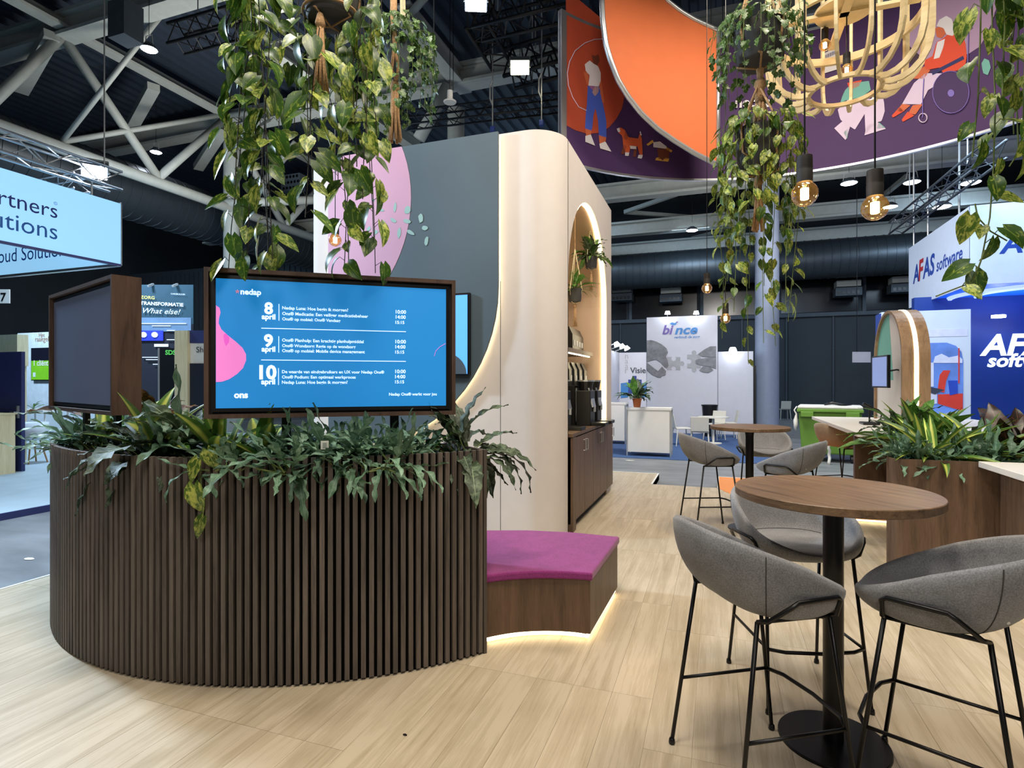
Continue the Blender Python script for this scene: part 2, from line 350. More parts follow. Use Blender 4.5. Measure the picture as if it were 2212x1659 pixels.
# ribbed dark wall section behind the left stands
rb = MB(); rb.box((-30, 22.0, -0.1), (-7.5, 22.2, 7.4))
for i in range(70): rb.box((-29.9 + i * 0.32, 21.94, 2.2), (-29.72 + i * 0.32, 22.0, 7.2))
tag(rb.build('wall_inner', 'wall_rib'), kind='structure')
# corrugated roof
rf = MB(); n = 0; xs = []
x = -40.0
pts = []
while x < 30:
    pts += [(x, 10.75), (x + 0.16, 10.75), (x + 0.2, 10.63), (x + 0.36, 10.63)]; x += 0.4
b = []
for (px_, pz_) in pts: b += [V((px_, -12, pz_)), V((px_, HB + 0.3, pz_))]
rf.add(b, [(2 * i, 2 * i + 1, 2 * i + 3, 2 * i + 2) for i in range(len(pts) - 1)])
rf.box((-40, -12, 10.8), (30, HB + .3, 10.9))
tag(rf.build('ceiling', 'roof_navy'), kind='structure')
# ---- roof steel: long truss on the left (plane hx = -14.6), cross beams, braces
HX = -14.6
tr = thing('roof_truss', (HX, 10, 7.0), kind='structure')
def hb(a, b, w, parent, name, mat='paint_grey'):    # pair-of-flanges beam
    a, b = V(a), V(b); m = MB(); m.bar(a + V((0, 0, w * .38)), b + V((0, 0, w * .38)), w * 0.75, w * .1); m.bar(a - V((0, 0, w * .38)), b - V((0, 0, w * .38)), w * 0.75, w * .1); m.bar(a, b, w * .2, w * .72)
    return m.build(name, mat, parent)
y0, y1 = -6.0, 27.0
MB().tube([(HX, y0, 10.08), (HX, y1, 10.08)], 0.15, 10).build('top_chord', 'paint_grey', tr, smooth=True)
MB().bar((HX + 0.25, y0, 9.85), (HX + 0.25, y1, 9.85), 0.3, 0.08).build('top_flange', 'paint_grey', tr)
MB().tube([(HX, y0, 7.12), (HX, y1, 7.12)], 0.15, 10).build('bottom_chord', 'paint_grey', tr, smooth=True)
nd = [PHX(134, 76, HX), PHX(342, 384, HX), PHX(481, 262, HX)]
for a, b in [(nd[0], nd[1]), (nd[1], nd[2])]: MB().tube([a, b], 0.115, 10).build('web_tube', 'paint_grey', tr, smooth=True)
MB().tube([PHX(134, 76, HX), PHX(-130, 330, HX)], 0.115, 10).build('web_tube', 'paint_grey', tr, smooth=True)
for k in range(1, 4):
    a = V((HX, nd[2].y + (k - 1) * 5.4, 10.0)); MB().tube([a, a + V((0, 2.7, -2.85))], 0.115, 10).build('web_tube', 'paint_grey', tr, smooth=True)
    MB().tube([a + V((0, 2.7, -2.85)), a + V((0, 5.4, 0))], 0.115, 10).build('web_tube', 'paint_grey', tr, smooth=True)
nb = PHX(134, 306, HX)
MB().tube([nb, PZ(370, 4, 10.1)], 0.06, 8).build('brace_tube', 'paint_grey', tr, smooth=True)
MB().tube([nb, PZ(501, 245, 10.1)], 0.07, 8).build('brace_tube', 'paint_grey', tr, smooth=True)
for a, b in [((112, 75), (45, 195)), ((332, 187), (283, 276)), ((478, 285), (428, 362))]:
    MB().bar(PHX(a[0], a[1], HX + .1), PHX(b[0], b[1], HX - 2.2), 0.3, 0.2).build('flat_brace', 'paint_grey', tr)
# cross beams along v
for hy in (9.1, 14.2, 19.8, 24.3, 27.4):
    bm = thing('roof_beam', (0, hy, 9.3), kind='structure')
    z = {9.1: 9.95, 14.2: 9.95, 19.8: 8.15, 24.3: 8.05, 27.4: 7.9}[hy]; xa, xb = (-22, -6.5) if hy == 9.1 else (-22, 16)
    w = 0.42
    MB().box((xa, hy - 0.22, z + 0.2), (xb, hy + 0.22, z + 0.28)).build('flange', 'paint_grey', bm)
    MB().box((xa, hy - 0.06, z - 0.2), (xb, hy + 0.06, z + 0.2)).build('web', 'paint_grey', bm)
    MB().box((xa, hy - 0.22, z - 0.28), (xb, hy + 0.22, z - 0.2)).build('flange', 'paint_grey', bm)
# diagonal roof members right of the middle column
dg = thing('roof_truss', (-9.5, 15, 8), kind='structure')
hb(PZ(595, 105, 9.9), PZ(905, 318, 9.9), 0.5, dg, 'rafter')
hb(PZ(870, 25, 9.9), PZ(1006, 186, 9.9), 0.5, dg, 'rafter')
MB().tube([PZ(905, 300, 8.2), PZ(968, 185, 9.6)], 0.17, 10).build('strut_tube', 'paint_grey', dg, smooth=True)
MB().tube([PZ(540, 430, 8.2), PZ(640, 308, 9.6)], 0.12, 10).build('strut_tube', 'paint_grey', dg, smooth=True)
MB().tube([PZ(500, 248, 9.9), PZ(740, 215, 9.9)], 0.1, 10).build('strut_tube', 'paint_grey', dg, smooth=True)
MB().tube([PZ(470, 440, 7.2), PZ(680, 432, 7.6)], 0.14, 10).build('strut_tube', 'paint_grey', dg, smooth=True)
MB().tube([PZ(560, 490, 7.4), PZ(690, 555, 7.4)], 0.2, 10).build('strut_tube', 'paint_grey', dg, smooth=True)
MB().tube([PZ(885, 32, 9.9), PZ(930, -20, 10.3)], 0.09, 8).build('strut_tube', 'paint_grey', dg, smooth=True)
hb(PZ(1003, 172, 9.9), PZ(1215, 130, 9.9), 0.55, dg, 'rafter')
# thin braces on the right between beams
for a, b in [((1350, 458), (1560, 385)), ((1350, 458), (1562, 474)), ((1450, 525), (1562, 498)), ((1905, 425), (1960, 380))]:
    MB().bar(PZ(a[0], a[1], 8.6), PZ(b[0], b[1], 8.6), 0.14, 0.14).build('brace', 'paint_grey', dg)
for px, p0, p1 in [(1407, 405, 450), (1428, 455, 530), (1815, 395, 460)]: pass
# ducts
plain('duct', '3a4248', 0.42, 0.5, 0.06)
def duct(a, b, r, label):
    a, b = V(a), V(b); n = int((b - a).length / 0.32); d = (b - a) / n; pts = []; rr = []
    for i in range(n):
        pts += [a + d * i, a + d * (i + .86), a + d * (i + .88), a + d * (i + .98)]; rr += [r, r, r * 1.018, r * 1.018]
    o = MB().tube(pts, rr, 20).build('ventilation_duct', 'duct', auto=35); tag(o, label, 'duct'); return o
duct((-16.9, 2, 7.4), (-16.9, 27, 7.4), 0.85, 'large dark spiral duct running beneath the roof on the left')
duct((-9, 27.0, 6.75), (16, 27.0, 6.75), 0.82, 'large dark spiral duct crossing above the back wall windows')
for i, (px, py) in enumerate([(1345, 640), (1450, 642), (1830, 628), (1950, 620)]):
    p = PHY(px, py, 28.2); m = thing('heater_unit', p, ['dark louvred fan unit under the duct, leftmost', 'dark louvred fan unit above the puzzle poster', 'dark louvred fan unit right of the grey column', 'dark louvred fan unit beside the white hanging box'][i], 'fan unit', 'fan units on the back wall')
    MB().box(p + V((-0.5, -0.35, -0.25)), p + V((0.5, 0.35, 0.1))).build('housing', 'paint_dark', m)
    MB().box(p + V((-0.46, -0.35, 0.14)), p + V((0.46, 0.3, 0.4))).build('hood', 'paint_grey', m)
    MB().box(p + V((-0.06, 0.3, -.1)), V((p.x + .06, HB, p.z + .1))).build('wall_bracket', 'paint_dark', m)
    for k in range(5): MB().box(p + V((-0.44 + k * .18, -0.37, -0.2)), p + V((-0.32 + k * .18, -0.34, -0.06))).build('nozzle', 'black_plastic', m)
# columns
for nm, px, hy, r, lab, py in [(0, 500, 14.2, 0.24, '', 0), (1, 985, 15.8, 0.26, '', 0), (2, 1657, 20.0, 0.36, '', 0)]:
    p = PHY(px, 826, hy)
    c = MB().lathe([(r, -0.1), (r, 9.9)], (p.x, p.y, 0), 28).build('column', 'column_blue' if nm == 2 else 'paint_grey', auto=40); tag(c, kind='structure')
# white vent box with round holes behind the pothos
p = PHY(632, 396, 17.0); m = thing('air_diffuser', p, 'grey square air diffuser with round holes behind the left vines', 'diffuser')
MB().box(p + V((-0.42, -0.12, -0.3)), p + V((0.42, 0.2, 0.3))).build('housing', 'paint_dark', m)
for i in range(5):
    for j in range(3):
        q = p + V((-0.3 + i * .15 + (j % 2) * .05, -0.125, -0.2 + j * .2)); MB().tube([q, q + V((0, .01, 0))], 0.055, 10).build('hole', 'black_plastic', m)
# ================================================================ booth tower wall
TH = 4.1; R0 = 0.36; HYF = 5.42; HXR = -1.46; HXL = -4.46; HYB = 8.38
tw = thing('wall_tower', ((HXR + HXL) / 2, (HYF + HYB) / 2, 0), kind='structure')
path = [V((HXR, HYF + R0 + 0.02, 0))] + arc((HXR - R0, HYF + R0), R0, 0, -math.pi / 2, 10) + arc((HXL + 0.14, HYF + 0.14), 0.14, -math.pi / 2, -math.pi, 10) + [V((HXL, HYB, 0)), V((HXR, HYB, 0))]
m = MB(); k = len(path)
m.add([p + V((0, 0, 0)) for p in path] + [p + V((0, 0, TH)) for p in path], [(i, i + 1, k + i + 1, k + i) for i in range(k - 1)])
m.add([p + V((0, 0, TH)) for p in path], [tuple(range(k))])
m.build('cladding', 'cream_wall', tw, auto=30)
ya, yb = 5.80, 8.0; yc = (ya + yb) / 2; ar = (yb - ya) / 2; zs = 2.63
ap = [(yc - ar * math.cos(math.pi * i / 24), zs + ar * math.sin(math.pi * i / 24)) for i in range(25)]
m = MB()
for i in range(24):
    (a, za), (b, zb) = ap[i], ap[i + 1]
    m.add([(HXR, a, za), (HXR, b, zb), (HXR, b, TH), (HXR, a, TH)], [(0, 1, 2, 3)])
m.add([(HXR, yb, 0), (HXR, HYB, 0), (HXR, HYB, TH), (HXR, yb, TH)], [(0, 1, 2, 3)])
m.add([(HXR, HYF + R0, 0), (HXR, ya, 0), (HXR, ya, TH), (HXR, HYF + R0, TH)], [(0, 1, 2, 3)])
m.build('side_panel', 'cream_wall', tw)
HN = -2.06
out = [(ya, 0.0)] + ap + [(yb, 0.0)]
m = MB()
for (a, za), (b, zb) in zip(out[:-1], out[1:]): m.add([(HXR, a, za), (HN, a, za), (HN, b, zb), (HXR, b, zb)], [(0, 1, 2, 3)])
m.add([(HN, a, z) for a, z in out], [tuple(range(len(out)))])
m.build('niche_lining', 'niche_tan', tw)
MB().box((HN, ya + .01, 2.06), (HN + 0.004, yb - .01, 2.068)).build('panel_joint', 'paint_dark', tw)
m = MB()
of = [(yc + (a - yc) * 0.985, zs + (z - zs) * 0.985 if z > zs else z) for a, z in [(ya, 1.06)] + ap + [(yb, 1.06)]]
for (a, za), (b, zb) in zip(of[:-1], of[1:]): m.add([(HXR - .01, a, za), (HXR - .065, a, za), (HXR - .065, b, zb), (HXR - .01, b, zb)], [(0, 1, 2, 3)])
m.build('led_strip', 'led_strip', tw)
MB().box((-2.075, HYF - 0.002, 0), (-2.07, HYF, 2.6)).build('panel_joint', 'paint_dark', tw)
# slate panel with rounded lower corner and LED halo
HP = HYF - 0.08; xa, xb, zc, rr = -4.12, -2.07, 2.54, 1.65
outl = [V((xa, HP, TH - .005)), V((xb, HP, TH - .005))] + [V((xb - rr + rr * math.cos(t), HP, zc - rr * math.sin(t))) for t in [math.pi / 2 * i / 16 for i in range(17)]] + [V((xa, HP, zc - rr))]
sp = thing('slate_panel', (-3.1, HP, 0.9), 'slate grey mural panel with lit curved edge on tower wall', 'panel')
m = MB(); m.prism(outl, (0, 0.03, 0)); m.build('board', 'slate' if plain('slate', '4a5a64', 0.6, var=0.05, scale=1.5) else '', sp)
led = [p + V((-0.035 if i < 2 else 0, 0.05, 0.02 if i > 1 else -0.02)) for i, p in enumerate(outl[1:19])]
led = [V((xb - .03, HP + .055, TH - .03))] + [V((xb - rr + (rr - .03) * math.cos(t), HP + .055, zc - (rr - .03) * math.sin(t))) for t in [math.pi / 2 * i / 16 for i in range(17)]]
MB().tube(led, 0.012, 6).build('led_strip', 'led_warm', sp)
MB().tube([(xa + .03, HP + .055, TH - .03), (xa + .03, HP + .055, 0.95)], 0.012, 6).build('led_strip', 'led_warm', sp)
plain('pink_paint', 'c297b2', 0.6, var=0.03, scale=2); plain('mint_paint', '8fb3b0', 0.6, var=0.06)
pc = PHY(655, 455, HP); pr = (PHY(888, 455, HP) - pc).x
pk = [V((pc.x + pr * math.cos(2 * math.pi * i / 72), HP - 0.003, pc.z + pr * math.sin(2 * math.pi * i / 72))) for i in range(72)]
pk = clip(clip(pk, lambda p: p.x - xa), lambda p: TH - .005 - p.z)
MB().prism(pk, (0, 0.003, 0)).build('pink_disc', 'pink_paint', sp)
for (cx, cy, w, h, a) in [(840, 685, 62, 26, .7), (710, 742, 34, 30, .3), (795, 845, 70, 30, .4), (943, 820, 30, 90, .1), (1070, 850, 62, 75, .2), (925, 957, 76, 30, .5), (1068, 965, 76, 42, .2), (825, 997, 40, 84, -.1), (665, 1045, 40, 52, .8), (740, 1080, 46, 40, -.6), (985, 1090, 46, 100, .15), (1108, 1085, 92, 34, .55), (815, 1150, 60, 26, .7), (1213, 930, 46, 92, -.05), (1255, 1035, 68, 42, .1), (1272, 1175, 40, 96, .12)]:
    q = PHY(660 + cx * .205, 280 + cy * .205, HP - .006); kx = .205 / F * 7.4; ca, sa = math.cos(a), math.sin(a); P = []
    for i in range(9):
        t = 2 * math.pi * i / 9; r = random.uniform(.78, 1.1); u, v = w / 2 * kx * r * math.cos(t), h / 2 * kx * r * math.sin(t)
        P.append(q + V((u * ca + v * sa, 0, -u * sa + v * ca)))
    MB().prism(P, (0, 0.003, 0)).build('mint_fleck', 'mint_paint', sp)
# wall TV on the slate panel
emis('screen_sky', '4d93e8', 0.95); plain('photo_grey', '3a4650', 0.5, emit=0.4)
a = PHY(1014, 632, HP - .05); b = PHY(1014, 812, HP - .05)
tv = thing('television', (a.x - .6, HP - .05, b.z), 'wall television with light blue picture, on slate panel behind schedule screen', 'television')
MB().box((a.x - 1.24, HP - .05, b.z), (a.x, HP - .01, a.z)).build('bezel', 'black_plastic', tv)
MB().box((a.x - 1.22, HP - .053, b.z + .02), (a.x - .022, HP - .05, a.z - .02)).build('screen', 'screen_sky', tv)
cc = V((a.x - .32, HP - .056, b.z + .02)); MB().prism([cc + V((.29 * math.cos(t), 0, .23 * math.sin(t))) for t in [math.pi * i / 16 for i in range(17)]], (0, .002, 0)).build('picture_mound', 'photo_grey', tv)
text('or jou', cc + V((.02, -.002, .08)), (1, 0, 0), (0, 0, 1), .12, 'tag_white', tv, bold=.01)
# ================================================================ niche furniture
cb = thing('sideboard', ((HN + HXR) / 2, yc, 0), 'long walnut sideboard filling the base of arched niche', 'sideboard')
MB().box((HN + .01, ya + .02, 0.08), (HXR + .02, 8.3, 0.99)).build('carcass', 'walnut', cb)
MB().box((HN + .01, ya + .05, 0.0), (HXR - .03, 8.27, 0.08)).build('plinth', 'black_plastic', cb)
MB().box((HN + .01, ya + .01, 0.995), (HXR + .045, 8.31, 1.03)).build('worktop', 'walnut', cb)
for i in range(5):
    y = ya + .16 + i * .465
    d = MB().box((HXR + .022, y, 0.1), (HXR + .04, y + .455, 0.98)).build('door', 'walnut', cb)
    h0 = y + (.40 if i % 2 == 0 else .05)
    MB().tube([(HXR + .04, h0, .80), (HXR + .065, h0, .80), (HXR + .065, h0, .92), (HXR + .04, h0, .92)], .006, 6).build('handle', 'alu', d)
MB().box((HN + .01, ya + .02, 0.0), (HXR + .05, ya + .14, 0.99)).build('end_panel', 'walnut', cb)
sh = thing('wall_shelf', (HN, 6.6, 2.0), 'walnut shelf with LED underneath inside arched niche', 'shelf')
zsf = 1.93
MB().box((HN, ya + .05, zsf), (HN + .44, 7.86, zsf + .05)).build('board', 'walnut', sh)
MB().box((HN + .38, ya + .08, zsf - .012), (HN + .40, 7.82, zsf)).build('led_strip', 'led_strip', sh)
plain('bag_black', '141416', 0.35, var=.2); plain('bag_white', 'cfd0cc', 0.5)
def coffee_bag(p, lab, tilt=0.0):
    t = thing('coffee_bag', p, lab, 'coffee bag', 'coffee bags in the niche'); m = MB(); w, dpt, h = .09, .05, .30
    rows = [(0, 1, 1), (.05, 1.02, 1.05), (.2, 1, 1), (.26, .95, .4), (.30, .95, .06)]
    vs = []
    for z, a, b in rows:
        for sx, sy in ((-1, -1), (1, -1), (1, 1), (-1, 1)): vs.append(p + V((sy * dpt * b - tilt * z, sx * w * a, z)))
    fs = [(3, 2, 1, 0), (16, 17, 18, 19)] + [(r * 4 + i, r * 4 + (i + 1) % 4, r * 4 + 4 + (i + 1) % 4, r * 4 + 4 + i) for r in range(4) for i in range(4)]
    m.add(vs, fs); m.build('pouch', 'bag_black', t)
    MB().box(p + V((dpt * .55, -w * .4, .06)), p + V((dpt + .006, w * .45, .13))).build('paper_label', 'bag_white', t); return t
for i in range(4): coffee_bag(V((HN + .30 - .01 * i, 7.1 + i * .19, zsf + .05)), ['black coffee bag on niche shelf, nearest the front', 'second black coffee bag along the niche shelf', 'third black coffee bag along the niche shelf', 'last black coffee bag at far end of niche shelf'][i])
for i in range(4): coffee_bag(V((HN + .27 + .02 * i, 7.05 + i * .2, 1.53)), ['black coffee bag on grinder box below shelf, nearest', 'second black coffee bag on grinder box below shelf', 'third black coffee bag on grinder box below shelf', 'farthest black coffee bag on grinder box below shelf'][i])
g = thing('grinder_cabinet', (HN + .2, 7.3, 1.03), 'black steel cabinet behind the coffee machines', 'cabinet')
MB().box((HN + .03, 6.9, 1.03), (HN + .40, 7.9, 1.53)).build('body', 'black_plastic', g); MB().box((HN + .395, 7.0, 1.08), (HN + .405, 7.06, 1.5)).build('chrome_band', 'alu', g)
def machine(y, lab):
    t = thing('coffee_machine', (HN + .4, y, 1.03), lab, 'coffee machine', 'coffee machines on the sideboard'); x = HN + .28 if y < 6.8 else HN + .41
    MB().box((x, y - .14, 1.03), (x + .18, y + .14, 1.47)).build('body', 'black_plastic', t, bevel=.01)
    MB().box((x + .18, y - .12, 1.03), (x + .36, y + .12, 1.07)).build('drip_tray', 'black_steel', t, bevel=.005)
    MB().obox((x + .19, y - .1, 1.26), (.012, 0, .002), (0, .2, 0), (-.05, 0, .24)).build('touch_panel', 'alu', t)
    MB().tube([(x + .2, y, 1.27), (x + .2, y, 1.2)], .02, 8).build('spout', 'alu', t)
    MB().tube([(x + .09, y, 1.47), (x + .09, y, 1.58)], [.08, .1], 14).build('bean_hopper', 'black_plastic', t)
    MB().tube([(x + .09, y, 1.58), (x + .09, y, 1.60)], .105, 14).build('hopper_lid', 'alu', t)
machine(6.35, 'black coffee machine on sideboard, nearest the wall corner'); machine(7.1, 'black coffee machine in the middle of sideboard'); machine(7.55, 'black coffee machine at far end of the row')
# ================================================================ slatted planter
PCc = W(-1.36, 5.04); PR = 2.12; PHT = 1.18
def camang(a): return math.radians(a) + YAW          # angle measured in the camera plan -> world
A0, A1 = camang(-55.6), camang(-178.0)
pt = thing('slatted_planter', (PCc.x, PCc.y, 0), 'curved dark oak slatted planter carrying two screens', 'planter')
def ringwall(r0, r1, z0, z1, a0, a1, n, name, mat, parent):
    m = MB(); vs = []
    for i in range(n + 1):
        a = a0 + (a1 - a0) * i / n; c, s_ = math.cos(a), math.sin(a)
        for r, z in ((r0, z0), (r1, z0), (r1, z1), (r0, z1)): vs.append(V((PCc.x + r * c, PCc.y + r * s_, z)))
    fs = [(0, 1, 2, 3), (4 * n + 3, 4 * n + 2, 4 * n + 1, 4 * n)]
    for i in range(n):
        for j in range(4): fs.append((4 * i + j, 4 * i + 4 + j, 4 * i + 4 + (j + 1) % 4, 4 * i + (j + 1) % 4))
    m.add(vs, fs); return m.build(name, mat, parent)
ringwall(PR - .040, PR - .0215, 0.0, PHT - .004, A0, A1, 60, 'backing', 'black_felt', pt)
ringwall(1.62, 1.66, 0.0, PHT - .004, A0, A1, 60, 'inner_wall', 'walnut', pt)
ringwall(1.66, PR - .035, 0.6, 1.13, A0, A1, 60, 'soil_bed', 'soil', pt)
m = MB()
def prad(r, a, z): return V((PCc.x + r * math.cos(a), PCc.y + r * math.sin(a), z))
tdir = V((-math.sin(A0), math.cos(A0), 0))
MB().obox(prad(1.62, A0, 0.0), prad(PR, A0, 0) - prad(1.62, A0, 0), tdir * .02, V((0, 0, PHT))).build('end_panel', 'slat_oak', pt)
sw, sd = 0.0248, 0.022
slat = MB().box((-sd, -sw / 2, 0.012), (0.0, sw / 2, PHT)).mesh('slat', 'slat_oak')
npit = int(abs(A1 - A0) * PR / 0.0417)
for i in range(npit):
    a = A0 - (i + .5) * 0.0417 / PR
    inst('slat', slat, pt, Matrix.Translation(V((PR * math.cos(a), PR * math.sin(a), 0))) @ Matrix.Rotation(a, 4, 'Z'))
# ================================================================ bench
A_ = V((-.165, 3.40)); B_ = V((.474, 3.449)); C_ = V((.785, 4.24)); Dd = V((-.19, 4.42))
def W2(p, z=0.0): return W(p[0], p[1], z)
mid = V((.153, 3.49))
def circ3(a, b, c):
    d = 2 * (a.x * (b.y - c.y) + b.x * (c.y - a.y) + c.x * (a.y - b.y))
    s = lambda p: p.x ** 2 + p.y ** 2
    return V(((s(a) * (b.y - c.y) + s(b) * (c.y - a.y) + s(c) * (a.y - b.y)) / d, (s(a) * (c.x - b.x) + s(b) * (a.x - c.x) + s(c) * (b.x - a.x)) / d))
cc = circ3(A_, mid, B_); rb_ = (A_ - cc).length
a0 = math.atan2(A_.y - cc.y, A_.x - cc.x); a1 = math.atan2(B_.y - cc.y, B_.x - cc.x)
front = [V((cc.x + rb_ * math.cos(a0 + (a1 - a0) * i / 16), cc.y + rb_ * math.sin(a0 + (a1 - a0) * i / 16))) for i in range(17)]
back = [C_, V((.45, 4.36)), V((.12, 4.42)), Dd]
def plan(inset, z):
    c = V((.2, 3.95)); o = []
    for p in front + back: d = p - c; o.append(W2(c + d * (1 - inset / d.length), z))
    return o
bn = thing('bench', W(.2, 3.9), 'low walnut bench with plum cushion at end of slatted planter', 'bench')
MB().prism(plan(0.0, .045), (0, 0, .325)).build('base', 'walnut', bn)
MB().prism(plan(0.09, 0), (0, 0, .045)).build('plinth', 'black_plastic', bn)
MB().prism(plan(-.02, .37), (0, 0, .05)).build('cushion', 'plum_felt', bn, bevel=.012)
lp = plan(0.03, .022)[:18]; MB().tube(lp, .011, 6).build('led_strip', 'led_warm', bn)
# ================================================================ framed screens on the planter
emis('screen_blue', '1673b4', 0.74); emis('screen_text', 'cfe9ff', .85); emis('screen_pink', 'd273b8', 0.76); emis('screen_star', 'e86a50', 0.9); emis('screen_magenta', 'c04ea8', .9)
plain('screen_off_haze', '6a738c', 0.32, spec=0.9, var=.02); plain('frame_gap', '030304', .6)  # off screen's base colour lightened to imitate haze reflected from the hall
TVH = 0.80
def framed(a, b, zb, label):
    """a, b = plan points of the front's left and right lower corners"""
    a, b = W2(a), W2(b); x = (b - a).normalized(); w = (b - a).length; n = V((-x.y, x.x, 0)); up = V((0, 0, 1))
    t = thing('framed_screen', (a + b) / 2 + V((0, 0, zb)), label, 'screen', 'walnut framed screens on the planter')
    a = a + up * zb; b = b + up * zb; d = .15; th = .022
    for nm, o, ex, ez in (('frame_side', a, x * th, up * TVH), ('frame_side', b - x * th, x * th, up * TVH), ('frame_rail', a + x * th, x * (w - 2 * th), up * th), ('frame_rail', a + x * th + up * (TVH - th), x * (w - 2 * th), up * th)):
        MB().obox(o, ex, n * d, ez).build(nm, 'walnut_frame', t)
    MB().obox(a + x * th + n * (d - .01) + up * th, x * (w - 2 * th), n * .008, up * (TVH - 2 * th)).build('back_panel', 'walnut_frame', t)
    MB().obox(a + x * th + n * .035 + up * th, x * (w - 2 * th), n * .01, up * (TVH - 2 * th)).build('shadow_gap', 'frame_gap', t)
    g = .032
    MB().obox(a + x * (th + .012) + n * .02 + up * (th + .012), x * (w - 2 * th - .024), n * .02, up * (TVH - 2 * th - .024)).build('bezel', 'black_plastic', t)
    so = a + x * (th + g) + n * .018 + up * (th + g); swd, sht = w - 2 * th - 2 * g, TVH - 2 * th - 2 * g
    pst = a + x * w / 2 + n * .11
    MB().obox(V((pst.x, pst.y, 0.62)) - x * .3, x * .05, n * .03, V((0, 0, zb - .6))).build('post', 'black_steel', t)
    MB().obox(V((pst.x, pst.y, 0.62)) + x * .3, x * .05, n * .03, V((0, 0, zb - .6))).build('post', 'black_steel', t)
    return t, so, x, n, swd, sht
Ya = TVH * F / 329; Yb = TVH * F / 290
t, so, x, n, sw_, sh_ = framed(V(((440 - CX) / F * Ya, Ya)), V(((984 - CX) / F * Yb, Yb)), H - (905 - CY) / F * Ya, 'walnut framed screen showing a blue april event schedule')
up = V((0, 0, 1))
scr = MB().obox(so, x * sw_, n * .004, up * sh_).build('screen', 'screen_blue', t)
def sp_(u, v, dz=.002): return so + x * (u * sw_) + up * ((1 - v) * sh_) - n * dz     # u,v in 0..1 of screen, v down
def cuv(cx, cy):      # position on the studied view of the screen -> fraction of the screen
    u = (cx - 127) / 1944.0; top = 150 + 80 * u; bot = 1243 - 5 * u; v = (cy - top) / (bot - top)
    return u * Ya / ((1 - u) * Yb + u * Ya), v
def put(sx, cx, cy, cx2, mat='screen_text', bold=.02, **k):
    a = cuv(cx, cy); b = cuv(cx2, cy); return text(sx, sp_(*a), x, up, (b[0] - a[0]) * sw_, mat, scr, bold=bold, **k)
ORG[scr.name] = org(t)
put('nedap', 338, 284, 514, bold=.035)
for i in range(5):
    aa = math.pi / 2 + i * 2 * math.pi / 5; u, v = cuv(312, 262); c = sp_(u, v); d = x * math.cos(aa) + up * math.sin(aa); pd = x * -math.sin(aa) + up * math.cos(aa)
    MB().prism([c + d * .003 + pd * .002, c + d * .003 - pd * .002, c + d * .013], -n * .0006).build('logo_star_point', 'screen_star', scr)
for tx, c1, c2, y in (('8', 540, 615, 446), ('april', 518, 635, 492), ('9', 537, 615, 722), ('april', 517, 634, 766), ('10', 498, 645, 996), ('april', 514, 633, 1042)): put(tx, c1, y, c2, bold=.04)
for tx, c1, c2, y in (('Nedap Luna: Hoe begin ik morgen?', 693, 1250, 410), ('Ons® Medicatie: Een veiliger medicatiebeheer', 693, 1418, 458), ('Ons® op mobiel: Ons® Vandaag', 693, 1185, 503), ('10:00', 1650, 1736, 441), ('14:00', 1650, 1733, 485), ('15:15', 1648, 1722, 530),
        ('Ons® Planhulp: Een krachtig planhulpmiddel', 692, 1380, 683), ('Ons® Wondzorg: Regie op de wondzorg', 692, 1312, 729), ('Ons® op mobiel: Mobile device management', 692, 1390, 772), ('10:00', 1647, 1735, 698), ('14:00', 1647, 1731, 742), ('15:15', 1646, 1721, 786),
        ('De waarde van eindgebruikers en UX voor Nedap Ons®', 691, 1553, 950), ('Ons® Podium: Een optimaal werkproces', 691, 1313, 995), ('Nedap Luna: Hoe begin ik morgen?', 690, 1245, 1040), ('10:00', 1646, 1733, 955), ('14:00', 1645, 1730, 999), ('15:15', 1645, 1720, 1043), ('Nedap Ons® werkt voor jou', 1594, 1993, 1148)):
    put(tx, c1, y, c2, bold=.018)
put('ons', 283, 1156, 402, bold=.045)
def rule(c1, r1, c2, r2, wd):
    a, b = sp_(*cuv(c1, r1)), sp_(*cuv(c2, r2)); MB().bar(a, b, .0012, wd, up=up if abs((b - a).z) < .1 else x).build('rule_line', 'screen_text', scr)
for c1, r1, c2, r2 in ((515, 570, 1735, 598), (514, 838, 1734, 854)): rule(c1, r1, c2, r2, .004)
for c1, r1, r2 in ((665, 365, 506), (663, 638, 776), (661, 908, 1050)): rule(c1, r1, c1, r2, .004)
blob = [(128, 378), (160, 400), (168, 440), (155, 490), (152, 530), (175, 580), (230, 630), (300, 685), (355, 735), (385, 790), (386, 840), (360, 905), (310, 955), (240, 1000), (180, 1020), (126, 1022)]
MB().prism([sp_(max(0.001, cuv(a, b)[0]), cuv(a, b)[1]) for a, b in blob], n * .001).build('pink_blob', 'screen_pink', scr)
MB().prism([sp_(*cuv(a, b), .003) for a, b in [(192, 625), (215, 615), (245, 650), (240, 690), (215, 720), (200, 690)]], n * .001).build('blob_mark', 'screen_magenta', scr)
MB().tube([sp_(*cuv(a, b)) for a, b in [(2068, 700), (2020, 728), (1985, 765), (1972, 810)]], .0012, 4).build('thin_curve', 'screen_pink', scr)
Y2 = TVH * F / 306; Y1 = TVH * F / 245
t2, so, x, n, sw_, sh_ = framed(V(((105 - CX) / F * Y1, Y1)), V(((241 - CX) / F * Y2, Y2)), H - (898 - CY) / F * Y2, 'walnut framed dark screen, switched off, at left end of planter')
MB().obox(so, x * sw_, n * .004, up * sh_).build('screen', 'screen_off_haze', t2)
